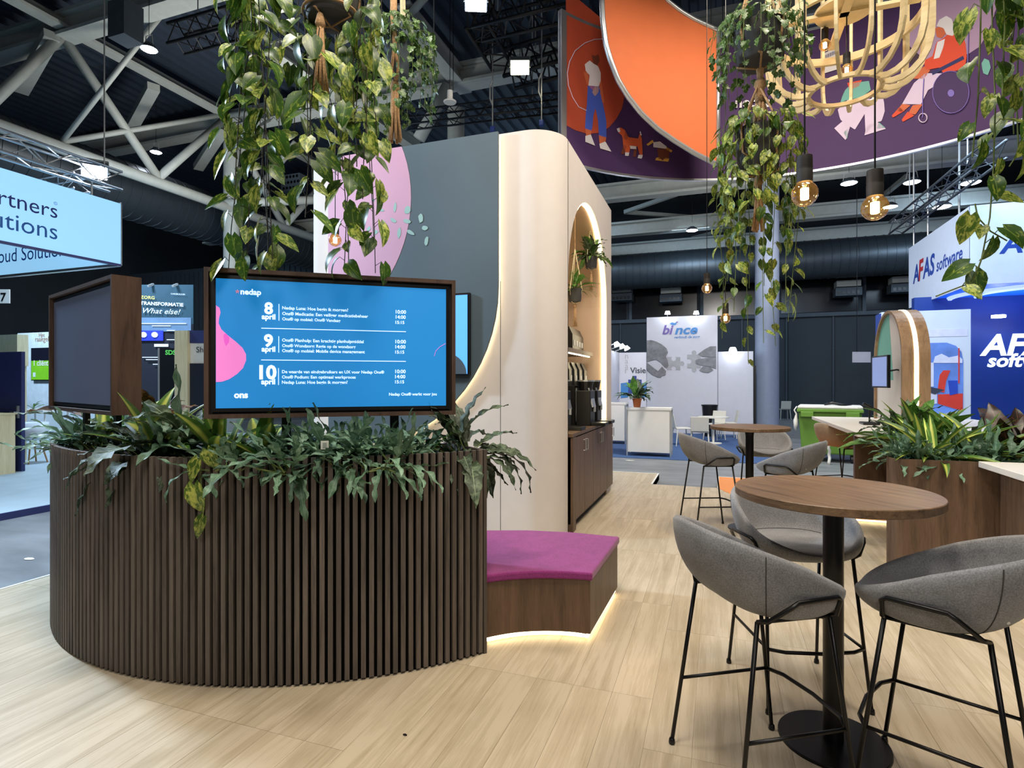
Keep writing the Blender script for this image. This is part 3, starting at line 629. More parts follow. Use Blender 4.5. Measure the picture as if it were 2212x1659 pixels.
# ================================================================ bar tables
def bar_table(p, rot, lab):
    t = thing('bar_table', (p[0], p[1], 0), lab, 'table', 'round bar tables', rotz=rot); ORG[t.name] = V((0, 0, 0))
    top = MB().lathe([(0.0, 1.065), (.397, 1.065), (.40, 1.068), (.40, 1.097), (.397, 1.10), (0.0, 1.10)], (0, 0, 0), 72).build('tabletop', 'walnut_top', t, auto=30)
    MB().lathe([(.041, .014), (.041, 1.0)], (0, 0, 0), 28).build('pole', 'black_steel', t, auto=40)
    MB().lathe([(.12, 1.055), (.12, 1.064)], (0, 0, 0), 28).build('mount_plate', 'black_steel', t); MB().lathe([(.041, 1.0), (.05, 1.055)], (0, 0, 0), 28).build('collar', 'black_steel', t, auto=40)
    MB().lathe([(0, 0.0), (.22, 0.0), (.22, .011), (.218, .013), (0, .013)], (0, 0, 0), 64).build('base_plate', 'black_steel', t, auto=30); return t
q = W(1.405, 2.49); bar_table(q, .75, 'round walnut bar table on black pole, nearest the camera')
q = W(2.545, 6.1); bar_table(q, .5, 'round walnut bar table farther back, beside the notched floor edge')
# ================================================================ stools
def stool_proto():
    t = thing('bar_stool', (0, 0, 0), 'x', 'stool', 'grey felt bar stools'); NT, NP = 15, 64; a_, b_ = .262, .255
    def hgt(ph):
        u = (1 - math.cos(ph)) / 2; return .012 + .245 * (u ** 1.05) + .015 * math.sin(ph) ** 2 * u
    def pos(tt, ph):
        hh = hgt(ph); s = max(0, (tt - .55) / .45); rho = tt / .55 * .74 if tt < .55 else .74 + .26 * math.sin(s * math.pi / 2)
        e = 2.5; c, q = math.cos(ph), math.sin(ph); k = (abs(c) ** e + abs(q) ** e) ** (-1 / e)
        zz = hh * (1 - math.cos(s * math.pi / 2)) if tt > .55 else 0
        fr = max(0, math.cos(ph)); zz -= .02 * fr ** 2 * s; back = max(0, -math.cos(ph)); lean = -.035 * back * s * s
        return V((a_ * k * rho * q, b_ * k * rho * c + lean, .765 + zz - .012 * (1 - rho) ** 1.0))
    inner = [[pos(max(.02, i / NT), 2 * math.pi * j / NP) for j in range(NP)] for i in range(NT + 1)]
    def nrm(i, j):
        a = inner[min(i + 1, NT)][j] - inner[max(i - 1, 0)][j]; b = inner[i][(j + 1) % NP] - inner[i][j - 1]; q = b.cross(a)
        return q.normalized() if q.length > 1e-9 else V((0, 0, 1))
    outer = []; e = 2.5
    for i in range(NT + 1):
        row = []
        for j in range(NP):
            ph = 2 * math.pi * j / NP; c, q = math.cos(ph), math.sin(ph); k = (abs(c) ** e + abs(q) ** e) ** (-1 / e); back = max(0, -c)
            rim = inner[NT][j] + V((a_ * k * q, b_ * k * c, 0)) * .11 - V((0, 0, .004)); rb = .90 - .30 * back ** 1.5; tt = i / NT; zb = .712 + .01 * back
            if tt < .4: r_ = rb * max(.02, tt / .4); row.append(V((a_ * k * q * r_, b_ * k * c * r_, zb)))
            else:
                s_ = (tt - .4) / .6; base = V((a_ * k * q * rb, b_ * k * c * rb, zb)); w_ = math.sin(s_ * math.pi / 2); h_ = 1 - math.cos(s_ * math.pi / 2) if back > .0 else 1 - (1 - s_) ** .8
                h_ = (1 - math.cos(s_ * math.pi / 2)) * .65 + s_ * .35
                row.append(V((base.x + (rim.x - base.x) * w_, base.y + (rim.y - base.y) * w_, base.z + (rim.z - base.z) * h_)))
        outer.append(row)
    m = MB(); vs = []; rows = inner[:]
    lip = [[(inner[NT][j] * .5 + outer[NT][j] * .5) + ((inner[NT][j] - inner[NT - 1][j]).normalized() * .013) for j in range(NP)]]
    allr = inner + lip + outer[::-1]
    for r in allr: vs += r
    fs = []
    for i in range(len(allr) - 1):
        for j in range(NP): fs.append((i * NP + j, i * NP + (j + 1) % NP, (i + 1) * NP + (j + 1) % NP, (i + 1) * NP + j))
    fs.append(tuple(range(NP))[::-1]); fs.append(tuple((len(allr) - 1) * NP + j for j in range(NP)))
    m.add(vs, fs); shell = m.build('seat_shell', 'grey_felt', t, smooth=True)
    for sgn in (-1, 1):     # side seams, outside
        jj = int(NP * (0.5 + sgn * .16)); MB().tube([outer[i][jj] for i in range(6, NT + 1)], .0022, 5).build('seam', 'felt_seam', shell)
    MB().tube([inner[9][j] + nrm(9, j) * .001 for j in range(int(NP * .30), int(NP * .70))], .0018, 5).build('seam', 'felt_seam', shell)
    j = int(NP * .64); q = outer[9][j]; MB().obox(q + V((-.004, -.004, 0)), (.012, -.004, 0), (0, .004, 0), (-.003, -.003, .034)).build('care_tag', 'tag_white', shell)
    r = .0085; zt = .708; tx, ty = .212, .15; fx = .245
    for sx in (-1, 1):
        for sy in (-1, 1):
            lg = MB().tube([(sx * tx, sy * ty, zt), (sx * fx, sy * fx, .012)], r, 10).build('leg', 'black_steel', t, smooth=True)
            MB().lathe([(.012, 0), (.014, .006), (.012, .022), (.009, .026)], (sx * fx, sy * fx, 0), 12).build('foot_cap', 'black_plastic', lg, auto=40)
        # side hoop hugging the shell
        MB().tube([(sx * tx, ty, zt), (sx * .245, ty, zt + .015), (sx * .268, ty - .002, .785), (sx * .278, ty - .02, .80), (sx * .298, -.05, .80), (sx * .296, -.075, .785), (sx * .252, -.135, zt + .015), (sx * tx, -ty, zt)], r, 10).build('side_hoop', 'black_steel', t, smooth=True)
        z = .29; k = (zt - z) / (zt - .012); px_ = tx + (fx - tx) * k; py_ = ty + (fx - ty) * k
        MB().tube([(sx * px_, -py_, z), (sx * px_, py_, z)], r * .85, 8).build('side_rail', 'black_steel', t, smooth=True)
        MB().tube([(sx * tx, -ty, zt), (sx * tx, ty, zt)], r, 8).build('seat_rail', 'black_steel', t, smooth=True)
    MB().tube([(-px_, py_, z), (-px_ * .7, py_ + .035, z), (0, py_ + .05, z), (px_ * .7, py_ + .035, z), (px_, py_, z)], r, 10).build('footrest', 'black_steel', t, smooth=True)
    return t
stool = stool_proto()
SP = [((.985, 2.285), (.978, .206), 'grey felt bar stool at nearest table, left of black pole, back turned left'), ((1.626, 2.139), (-.707, .707), 'grey felt bar stool at right edge, back turned right'), ((1.458, 2.94), (0.0, -1), 'grey felt bar stool behind the nearest table, facing camera'),
      ((2.11, 6.07), (1, .05), 'grey felt bar stool left of the farther bar table'), ((2.66, 5.46), (-.75, .66), 'grey felt bar stool in front of farther table, cream cloth on its seat'), ((2.99, 6.75), (-.25, -1), 'grey felt bar stool on the far side of farther table'), ((4.40, 7.6), (.97, .2), 'grey and orange bar stool tucked at white counter')]
for i, (c, f, lab) in enumerate(SP):
    s = stool if i == 0 else tree(stool); s.location = W2(V(c)); d = W2(V(f)); s.rotation_euler = (0, 0, math.atan2(d.y, d.x) - math.pi / 2); s['label'] = lab
    if i == 0: STS = []
    STS.append(s)
fabric('tan_felt', '8f7f6d')
for ch in STS[6].children:
    if ch.name.startswith('seat_shell'):
        ch.data = ch.data.copy(); ch.data.materials[0] = MATS['tan_felt']
cl = W(2.70, 5.40, .80); m = MB(); random.seed(5); g = 9
vs = [cl + V(((i / g - .5) * .24 + random.uniform(-.01, .01), (j / g - .5) * .17 + random.uniform(-.01, .01), .10 * max(0, math.sin(i * 1.3 + j * .5)) * math.sin(math.pi * i / g) * math.sin(math.pi * j / g) + random.uniform(0, .02) + .01)) for i in range(g + 1) for j in range(g + 1)]
m.add(vs, [(i * (g + 1) + j, (i + 1) * (g + 1) + j, (i + 1) * (g + 1) + j + 1, i * (g + 1) + j + 1) for i in range(g) for j in range(g)])
plain('cream_cloth', 'd9cfae', .9); o = m.build('cleaning_cloth', 'cream_cloth', smooth=True); tag(o, 'crumpled cream cloth lying on a bar stool seat', 'cloth'); md = o.modifiers.new('thick', 'SOLIDIFY'); md.thickness = .008
# ================================================================ right-hand counters and planter
X0, X1, Y0_, Y1_ = 1.29, 3.6, 5.25, 6.85
p2 = thing('walnut_planter', (1.9, 6.0, 0), 'tall walnut planter box with rounded corner at right', 'planter')
cr = .1
def wallpath(ins, z): return [V((X0 + .46 + ins, Y1_, z))] + [V((X0 + cr + (cr - ins) * -math.cos(t), Y0_ + cr - (cr - ins) * math.sin(t), z)) for t in [math.pi / 2 * i / 8 for i in range(9)]] + [V((2.15, Y0_ + ins, z))]
a, b = wallpath(0, .03), wallpath(.03, .03); k = len(a); m = MB()
for i in range(k - 1):
    m.add([a[i], a[i + 1], b[i + 1], b[i]] + [p + V((0, 0, .936)) for p in (a[i], a[i + 1], b[i + 1], b[i])], [(0, 3, 2, 1), (4, 5, 6, 7), (0, 1, 5, 4), (2, 3, 7, 6)])
m.build('side_wall', 'walnut', p2, auto=40)
MB().prism(wallpath(.03, .55) + [V((2.15, Y1_, .55))], (0, 0, .34)).build('soil_bed', 'soil', p2)
MB().prism(wallpath(.08, 0.0) + [V((2.15, Y1_, 0.0))], (0, 0, .03)).build('plinth', 'black_plastic', p2)
MB().tube([p for p in wallpath(.02, .016)], .009, 6).build('led_strip', 'led_warm', p2)
c1 = thing('counter', (2.2, 8.2, 0), 'white topped walnut counter with microphone, behind the walnut planter', 'counter')
MB().box((1.37, 6.75, 1.005), (3.4, 9.75, 1.05)).build('worktop', 'laminate_white', c1, bevel=.004)
MB().box((1.95, 7.45, .04), (3.3, 9.6, 1.005)).build('body', 'walnut', c1); MB().box((2.0, 7.5, 0), (3.2, 9.5, .04)).build('plinth', 'black_plastic', c1); MB().box((1.47, 7.37, 0.03), (3.3, 7.445, 1.005)).build('end_panel', 'walnut', c1)
MB().tube([(3.0, 7.355, .02), (1.455, 7.355, .02), (1.455, 7.46, .02), (1.935, 7.46, .02), (1.935, 9.6, .02)], .009, 6).build('led_strip', 'led_warm', c1)
c2 = thing('counter', (2.7, 4.85, 0), 'white topped walnut counter at right edge of picture', 'counter')
MB().prism([(1.86, 5.24, .93), (1.86, 4.56, .93), (1.92, 4.50, .93), (3.6, 4.50, .93), (3.6, 5.24, .93)], (0, 0, .045)).build('worktop', 'laminate_white', c2, bevel=.004)
MB().box((1.98, 4.62, .04), (3.5, 5.2, .93)).build('body', 'walnut', c2); MB().box((2.04, 4.68, 0), (3.45, 5.15, .04)).build('plinth', 'black_plastic', c2)
MB().tube([(1.965, 5.15, .02), (1.965, 4.605, .02), (3.5, 4.605, .02)], .009, 6).build('led_strip', 'led_warm', c2)
# arch on the counter
HA = 2.14; y0, y1, zb, zsp = 8.2, 9.53, 1.05, 1.86; yc2 = (y0 + y1) / 2; r2 = (y1 - y0) / 2
def aout(r, xx): return [V((xx, yc2 - r, zb))] + [V((xx, yc2 - r * math.cos(math.pi * i / 28), zsp + r * math.sin(math.pi * i / 28))) for i in range(29)] + [V((xx, yc2 + r, zb))]
at = thing('arch_display', (HA, yc2, zb), 'arched walnut display with lit rim standing on white counter', 'arch')
wood('walnut_pale', '6f5640', 'a08464', (9, 9, 1.0), .45, 1.8, .02)
m = MB(); o1, o2, i1 = aout(r2, HA), aout(r2, HA + .3), aout(r2 - .035, HA); i2 = aout(r2 - .035, HA + .035)
for i in range(len(o1) - 1):
    m.add([o1[i], o1[i + 1], o2[i + 1], o2[i]], [(0, 1, 2, 3)]); m.add([o1[i], o1[i + 1], i1[i + 1], i1[i]], [(3, 2, 1, 0)]); m.add([i1[i], i1[i + 1], i2[i + 1], i2[i]], [(3, 2, 1, 0)])
m.add(o2, [tuple(range(len(o2)))]); m.build('rim', 'walnut_pale', at, auto=30)
MB().prism(aout(r2 - .035, HA + .035), (.02, 0, 0)).build('face_panel', 'cream_wall', at)
plain('teal_paint', '6fae9f', .6, var=.03)
tp = clip(clip(aout(r2 - .037, HA + .033), lambda p: p.y - yc2 - .03 + .25 * max(0, 2.2 - p.z) ** 2), lambda p: p.z - 1.6)
MB().prism(tp, (.001, 0, 0)).build('teal_area', 'teal_paint', at)
l1, l2 = aout(r2 + .004, HA + .13), aout(r2 + .004, HA + .175); m = MB()
for i in range(len(l1) - 1): m.add([l1[i], l1[i + 1], l2[i + 1], l2[i]], [(0, 1, 2, 3)])
m.build('led_strip', 'led_strip', at)
emis('screen_soft', '7f93c8', .45)
ts = thing('tablet_screen', PY(1900, 838, 7.0), 'small upright screen on an arm in front of arch', 'screen')
a, b = PY(1883, 838, 7.5), PY(1917, 838, 7.05); a.z = b.z; x = (b - a); n = V((-x.y, x.x, 0)).normalized()
MB().obox(a, x, n * .035, (0, 0, .41)).build('housing', 'black_plastic', ts); MB().obox(a + x * .05 - n * .002 + V((0, 0, .02)), x * .9, n * .002, (0, 0, .37)).build('screen', 'screen_soft', ts)
e = (a + b) / 2 + n * .03 + V((0, 0, .2)); MB().tube([e, e + n * .12 + V((.05, 0, .03)), e + V((.32, 0, -.02))], .012, 6).build('wall_arm', 'black_steel', ts)
mc = PZ(1878, 917, 1.05); t = thing('desk_microphone', mc, 'black desk microphone with boom arm on white counter', 'microphone')
MB().box(mc + V((-.09, -.12, 0)), mc + V((.09, .12, .03))).build('base', 'black_plastic', t, bevel=.008)
p0 = PY(1903, 922, mc_y := (mc - V((0, 0, 0))).dot(V((-SA, CA, 0)))); MB().tube([PY(1900, 915, mc_y), PY(1905, 892, mc_y), PY(1897, 885, mc_y), PY(1872, 877, mc_y)], .008, 6).build('boom_arm', 'black_steel', t, smooth=True)
MB().tube([PY(1880, 880, mc_y), PY(1864, 872, mc_y)], .022, 8).build('microphone_head', 'black_plastic', t)
MB().tube([mc + V((0, 0, .03)), mc + V((0, 0, .18))], .01, 6).build('stand', 'black_steel', t)
# ================================================================ leaves
def leafmesh(name, mat, prof, nv=6, nu=2, width=.35, fold=.15, curl=.6, wave=0.0, wn=9.0, notch=0.0, seed=0):
    rnd = random.Random(seed); vs, uv, fs = [], [], []; us = [(-1 + i / nu) for i in range(2 * nu + 1)]
    y = z = 0.0; ang = 0.0; pts = []
    for j in range(nv + 1):
        pts.append((y, z, ang)); ang -= curl / nv; y += math.cos(ang) / nv; z += math.sin(ang) / nv
    for j in range(nv + 1):
        t = j / nv; w = prof(t) * width; yy, zz, an = pts[j]
        for u in us:
            off = fold * abs(u) * w + wave * math.sin(t * wn + (0 if u < 0 else 1.3)) * abs(u)
            vs.append((u * w + wave * .5 * math.sin(t * wn * 1.3) * abs(u), yy - notch * abs(u) * (1 - t) ** 4 - off * math.sin(an), zz + off * math.cos(an))); uv.append((u * .5 + .5, t))
    k = len(us)
    for j in range(nv):
        for i in range(k - 1): fs.append((j * k + i, j * k + i + 1, (j + 1) * k + i + 1, (j + 1) * k + i))
    me = D.meshes.new(name); me.from_pydata(vs, [], fs); me.materials.append(MATS[mat]); ul = me.uv_layers.new(name='UVMap')
    fl = []
    for f in fs:
        for i in f: fl += uv[i]
    ul.data.foreach_set('uv', fl); me.polygons.foreach_set('use_smooth', [True] * len(fs)); me.update(); return me
heart = lambda t: (0.30 + 2.6 * t) if t < .2 else max(0.0, (1 - ((t - .2) / .8) ** 1.7)) * .86 + .0
blade = lambda t: .45 + .55 * math.sin(math.pi * min(1, t * 1.5) / 2) if t < .55 else max(0, 1 - ((t - .55) / .45) ** 1.5)
lance = lambda t: max(0, math.sin(math.pi * (t * .94 + .06) ** .8)) if t < 1 else 0.0
lobed = lambda t: (.35 + .65 * math.sin(math.pi * t ** .7)) * (1 + .38 * math.sin(t * 17)) if t < .98 else .05
ivyp = lambda t: [.55, 1.0, .55, .8, .35, 0][min(5, int(t * 5 + .01))]
LM = {
    'pothos': [leafmesh('pothos_leaf', 'leaf_pothos', heart, 6, 2, .40, .22, c, 0, 9, .16, i) for i, c in enumerate((.3, .7, 1.0))],
    'pale': [leafmesh('pothos_leaf', 'leaf_pothos_pale', heart, 6, 2, .40, .22, c, 0, 9, .16, i) for i, c in enumerate((.3, .8))],
    'ivy': [leafmesh('ivy_leaf', 'leaf_ivy', ivyp, 5, 1, .48, .2, c, 0, 9, .1, i) for i, c in enumerate((.3, .7))],
    'blue': [leafmesh('fern_leaf', 'leaf_blue', lobed, 12, 1, .08, .25, c, .03, 15, 0, i) for i, c in enumerate((.5, 1.0, 1.6, -.3))],
    'stripe': [leafmesh('blade_leaf', 'leaf_stripe', blade, 7, 2, .085, .5, c, 0, 9, 0, i) for i, c in enumerate((.25, .6, .95))],
    'wavy': [leafmesh('wavy_leaf', 'leaf_wavy', lance, 12, 1, .15, .2, c, .03, 26, 0, i) for i, c in enumerate((.7, 1.2, 1.7))],
    'brown': [leafmesh('wavy_leaf', 'leaf_brown', lance, 10, 1, .18, .2, c, .03, 22, 0, i) for i, c in enumerate((.6, 1.1))],
    'croton': [leafmesh('croton_leaf', 'leaf_croton', lance, 8, 1, .17, .2, c, .02, 14, 0, i) for i, c in enumerate((.3, .8))],
    'spear': [leafmesh('spear_leaf', 'leaf_fern', blade, 6, 1, .13, .3, c, .01, 12, 0, i) for i, c in enumerate((.5, 1.1))],
}
def frondmesh(name, mat, n=11, curl=1.2, width=.2):
    m = MB(); y = z = 0; an = .0
    for j in range(n):
        t = j / n; an -= curl / n; y2, z2 = y + math.cos(an) / n, z + math.sin(an) / n; w = width * (math.sin(math.pi * (t * .85 + .15)) + .1)
        m.add([(-.008, y, z), (.008, y, z), (.006, y2, z2), (-.006, y2, z2)], [(0, 1, 2, 3)])
        for s in (-1, 1): m.add([(0, y, z), (s * w * .5, y + .015 + .035, z - .01), (s * w, y + .06, z - .05 * width * 5), (s * w * .45, y + .075, z - .01)], [(0, 1, 2, 3)])
        y, z = y2, z2
    me = m.mesh(name, mat); ul = me.uv_layers.new(name='UVMap'); ul.data.foreach_set('uv', [.9, .5] * len(me.loops)); return me
LM['frond'] = [frondmesh('fern_frond', 'leaf_fern', 11, c) for c in (.7, 1.3)]
def put_leaf(me, parent, base, d, nrm, s, name='leaf', sx=1.0):
    d = d.normalized(); x = d.cross(nrm)
    if x.length < 1e-4: x = d.cross(V((.3, .5, .8)))
    x.normalize(); z = x.cross(d); b = base - org(parent)
    return inst(name, me, parent, Matrix(((x.x * s * sx, d.x * s, z.x * s, b.x), (x.y * s * sx, d.y * s, z.y * s, b.y), (x.z * s * sx, d.z * s, z.z * s, b.z), (0, 0, 0, 1))))
RND = random.Random(3)
CAMP = V((0, 0, H))
def rosette(name, pos, label, cat, kinds, n, ln, tilt=(15, 75), az=None, group=None, spread=.05, pname='leaf', stem=True, face=None, sx=1.0):
    t = thing(name, pos, label, cat, group); m = MB()
    for i in range(n):
        a = RND.uniform(*az) if az else 2 * math.pi * (i + RND.uniform(-.4, .4)) * .382 * 1.0
        ti = math.radians(RND.uniform(*tilt)); d = V((math.cos(a) * math.sin(ti), math.sin(a) * math.sin(ti), math.cos(ti)))
        L_ = RND.uniform(*ln); b = V(pos) + V((RND.uniform(-spread, spread), RND.uniform(-spread, spread), 0))
        st = L_ * RND.uniform(.15, .45) if stem else 0.0
        up_ = (V((0, 0, 1)) - d * d.z); up_ = up_ if up_.length > .05 else V((-math.cos(a), -math.sin(a), 0))
        if st: m.tube([b, b + d * st], .004, 4, cap=False)
        me = RND.choice(LM[RND.choice(kinds)]); put_leaf(me, t, b + d * st, d, up_ + V((RND.uniform(-.3, .3), RND.uniform(-.3, .3), 0)), L_, pname, sx)
    if m.v: m.build('stems', 'stem_green', t)
    return t
def vine(parent, pts, kinds, size, step, outward, stemr=.0028, pet=.5, r=RND, maxn=999, stem='stem_green'):
    m = MB(); m.tube(pts, stemr, 5, cap=False); d = 0.0; nxt = step * r.uniform(.2, .9); side = 1; cnt = 0
    for a, b in zip(pts[:-1], pts[1:]):
        seg = (b - a).length
        while d + seg >= nxt and cnt < maxn:
            q = a + (b - a) * ((nxt - d) / seg); side = -side
            az = math.atan2(outward.y, outward.x) + side * r.uniform(.3, 1.5); h = V((math.cos(az), math.sin(az), 0)); s = size * r.uniform(.7, 1.2)
            b0 = q + h * (s * pet) + V((0, 0, r.uniform(-.1, .25) * s)); m.tube([q, q + h * s * pet * .6 + V((0, 0, s * .15)), b0], stemr * .7, 3, cap=False)
            dd = V((0, 0, -1)) * r.uniform(.25, 1.1) + h * r.uniform(.1, .9) + V((r.uniform(-.3, .3), r.uniform(-.3, .3), 0)); nn = h * r.uniform(.3, 1) + outward * r.uniform(.2, .9) + V((r.uniform(-.4, .4), r.uniform(-.4, .4), r.uniform(0, .6)))
            put_leaf(r.choice(LM[r.choice(kinds)]), parent, b0, dd, nn, s); nxt += step * r.uniform(.6, 1.4); cnt += 1
        d += seg
    return m.build('vine', stem, parent)
# ================================================================ plants in the slatted planter
def ring_at(px, r, z):
    best = None
    for i in range(400):
        a = A0 + (A1 - A0) * i / 399; p = prad(r, a, z); c = V((p.x * CA + p.y * SA, -p.x * SA + p.y * CA)); q = CX + F * c.x / c.y
        if best is None or abs(q - px) < best[0] - .01: best = (abs(q - px), p, a)
    return best[1], best[2]
GP = 'plants in the slatted planter'; ZS = 1.12
for px, r, n, ln, lab in [(150, 1.88, 44, (.22, .36), 'blue green fern filling left end of slatted planter'), (215, 1.9, 34, (.2, .34), 'blue green fern under the dark screen'),
                          (655, 1.92, 40, (.2, .34), 'grey green fern left of centre under schedule screen'), (745, 1.93, 48, (.22, .38), 'grey green fern with longest fronds, centre under schedule screen'), (840, 1.92, 40, (.2, .34), 'grey green fern right of centre under schedule screen'), (360, 1.80, 30, (.2, .32), 'blue green fern in gap between the two screens'), (570, 1.80, 30, (.2, .3), 'dark blue green fern left of white plant tag'), (700, 1.78, 34, (.2, .28), 'blue green fern hidden deep behind centre of schedule screen'), (880, 1.78, 34, (.2, .28), 'blue green fern deep behind right part of schedule screen'), (500, 2.0, 26, (.2, .3), 'blue green fern at left foot of schedule screen, over slats'), (610, 2.03, 30, (.2, .3), 'grey green fern directly left of white plant tag, at rim'), (800, 2.03, 34, (.2, .32), 'grey green fern at rim below the closing text of screen')]:
    p, a = ring_at(px, r, ZS); rosette('blue_fern', p, lab, 'fern', ['blue'], int(n * 1.9), (ln[0] * .8, ln[1] * .85), (28, 105) if px not in (360,) else (5, 90), None, GP, .16, 'frond')
for px, r, n, ln, az, lab in [(260, 1.86, 9, (.42, .56), None, 'yellow striped dracaena right of dark screen'), (480, 1.86, 11, (.34, .46), None, 'yellow striped dracaena at left foot of schedule screen'), (560, 1.82, 10, (.34, .44), None, 'yellow striped dracaena with upright blade below schedule text'), (180, 1.84, 8, (.26, .36), None, 'narrow green dracaena behind left fern'), (340, 1.84, 9, (.38, .5), None, 'yellow striped dracaena between the two screens')]:
    p, a = ring_at(px, r, ZS); rosette('striped_dracaena', p, lab, 'dracaena', ['stripe'], n, ln, (8, 62), None, GP, .03, 'blade', False, sx=1.35)
p, a = ring_at(320, 1.90, ZS); rosette('wavy_calathea', p, 'wavy leaved calathea spilling over slats left of schedule screen', 'calathea', ['wavy'], 34, (.26, .42), (35, 120), None, GP, .08)
p, a = ring_at(395, 1.86, ZS); rosette('wavy_calathea', p, 'tall wavy leaved calathea beside left edge of schedule screen', 'calathea', ['wavy', 'wavy', 'blue'], 30, (.26, .44), (10, 85), None, GP, .07)
p, a = ring_at(1000, 1.88, ZS); rosette('wavy_calathea', p, 'dark wavy leaved calathea at right end of planter', 'calathea', ['wavy'], 40, (.24, .40), (5, 110), None, GP, .06)
p, a = ring_at(330, 1.74, ZS); rosette('brown_calathea', p, 'brown and cream leaved calathea behind dark screen frame', 'calathea', ['brown', 'brown', 'wavy'], 16, (.26, .40), (5, 50), None, GP, .06)
p = prad(1.9, camang(-166), ZS); rosette('brown_calathea', p, 'brown wavy leaved sprig overhanging far left of planter', 'calathea', ['wavy', 'brown'], 14, (.3, .48), (45, 95), (math.pi * .85, math.pi * 1.5), GP, .05)
p, a = ring_at(925, 1.90, ZS); rosette('green_fern', p, 'bright green feathery fern near right end of planter', 'fern', ['frond'], 26, (.18, .28), (20, 90), None, GP, .05, 'frond', False)
# trailing pothos over the slats
p, a = ring_at(430, 2.06, ZS); o_ = V((math.cos(a), math.sin(a), 0)); t = thing('trailing_pothos', p, 'small pothos trailing down the slats below schedule screen', 'pothos', GP)
q, aa = ring_at(432, PR + .03, PHT); q2, _ = ring_at(440, PR + .035, PHT - .33)
MB().tube([p, V((q.x, q.y, PHT + .03)), V((q.x, q.y, PHT - .08)), (V((q.x, q.y, PHT - .1)) + q2) / 2, q2], .003, 5, cap=False).build('vine', 'stem_green', t)
for dz, s_, k, du, me_ in ((-.0, .13, .0, -.35, 0), (-.13, .165, -.02, .15, 1), (-.29, .12, .03, -.35, 0), (.05, .12, .05, .5, 1)):
    x_ = V((-math.sin(aa), math.cos(aa), 0)); put_leaf(LM['pale'][me_], t, V((q.x, q.y, PHT + dz)) + o_ * .02 + x_ * k, V((0, 0, -1)) + x_ * du + o_ * .15, o_ + x_ * du * .4 + V((0, 0, .2)), s_)
p, a = ring_at(708, 2.02, 1.13); t = thing('plant_tag', p, 'small white square plant tag among the grey green ferns', 'tag'); x = V((-math.sin(a), math.cos(a), 0)); n = V((math.cos(a), math.sin(a), 0))
MB().obox(p + n * .08 + V((0, 0, .09)) - x * .02, x * .04, n * .002, (0, 0, .045)).build('card', 'tag_white', t); MB().tube([p, p + n * .081 + V((0, 0, .1))], .002, 4).build('stick', 'tag_white', t)
MB().obox(p + n * .083 + V((0, 0, .1)) - x * .01, x * .02, n * .001, (0, 0, .025)).build('leaf_print', 'paint_grey', t)
# ================================================================ plants in the walnut planter
GP2 = 'plants in the walnut planter'
def at2(px, py, z=.92): p = PZ(px, py, z); return V((p.x, p.y, z - .02))
for c, n, ln, lab in [((1.47, 5.44), 64, (.18, .30), 'grey green fern at the rounded corner of walnut planter'), ((1.78, 5.42), 44, (.16, .28), 'grey green fern at front middle of walnut planter'), ((2.05, 5.5), 54, (.2, .32), 'grey green fern at right side of walnut planter'), ((1.72, 6.0), 30, (.2, .3), 'dark fern at back left of walnut planter')]:
    rosette('blue_fern', V((c[0], c[1], .90)), lab, 'fern', ['blue'], n, ln, (10, 88), None, GP2, .1, 'frond')
for c, n, ln, lab in [((1.64, 5.50), 26, (.36, .54), 'bright striped dracaena nearest in walnut planter'), ((1.98, 5.70), 24, (.36, .54), 'bright striped dracaena at right of walnut planter'), ((1.80, 6.3), 30, (.36, .58), 'tall dense striped dracaena below the lit arch')]:
    rosette('striped_dracaena', V((c[0], c[1], .94)), lab, 'dracaena', ['stripe'], n, ln, (8, 78), None, GP2, .03, 'blade', False, sx=.85)
rosette('green_shrub', V((1.86, 6.45, .95)), 'dense dark green leafy shrub in front of arch base', 'shrub', ['spear', 'wavy', 'spear'], 150, (.2, .44), (0, 85), None, GP2, .2, sx=.9)
rosette('dark_croton', V((2.3, 5.75, .90)), 'dark red leaved croton at right picture edge', 'croton', ['croton'], 12, (.28, .50), (2, 45), None, GP2, .05)
rosette('pale_fern', V((2.1, 6.3, .92)), 'pale green fern fronds against blue wall', 'fern', ['frond'], 9, (.35, .5), (20, 75), None, GP2, .05, 'frond', False)
# ================================================================ hanging plants
def pot(parent, c, r, h, mat='pot_grey'):
    MB().lathe([(0, 0), (r * .78, 0), (r * .84, .01), (r, h), (r * .93, h), (r * .9, h - .02), (0, h - .03)], c, 28).build('pot', mat, parent, auto=40)
def tassel(parent, top, L_, r=.018, mat='jute'):
    m = MB(); m.tube([top, top - V((0, 0, L_ * .12)), top - V((0, 0, L_ * .14)), top - V((0, 0, L_ * .2))], [r * .7, r * 1.2, r * 1.2, r * .8], 8)
    for i in range(7):
        a = 2 * math.pi * i / 7; o_ = V((math.cos(a), math.sin(a), 0)); m.tube([top - V((0, 0, L_ * .1)) + o_ * r * .5, top - V((0, 0, L_ * .6)) + o_ * r * .8, top - V((0, 0, L_)) + o_ * r * RND.uniform(1.0, 1.8)], r * .36, 5)
    m.build('tassel', mat, parent, smooth=True)
def sling(parent, c, r, h, ztop, mat='jute', cr=.006, knot=True):
    """three or four cords from an overhead point, round the pot and gathered below it"""
    for k in range(4):
        a = math.pi / 4 + k * math.pi / 2; o_ = V((math.cos(a), math.sin(a), 0))
        MB().tube([V((c.x, c.y, ztop)), c + o_ * r * 1.05 + V((0, 0, h)), c + o_ * r * .95 + V((0, 0, h * .4)), c + V((math.cos(a + .78), math.sin(a + .78), 0)) * r * .82 + V((0, 0, .0)), c - V((0, 0, .03))], cr, 6).build('cord', mat, parent, smooth=True)
ZT = 7.15
FW = V((-SA, CA, 0)); RT = V((CA, SA, 0))
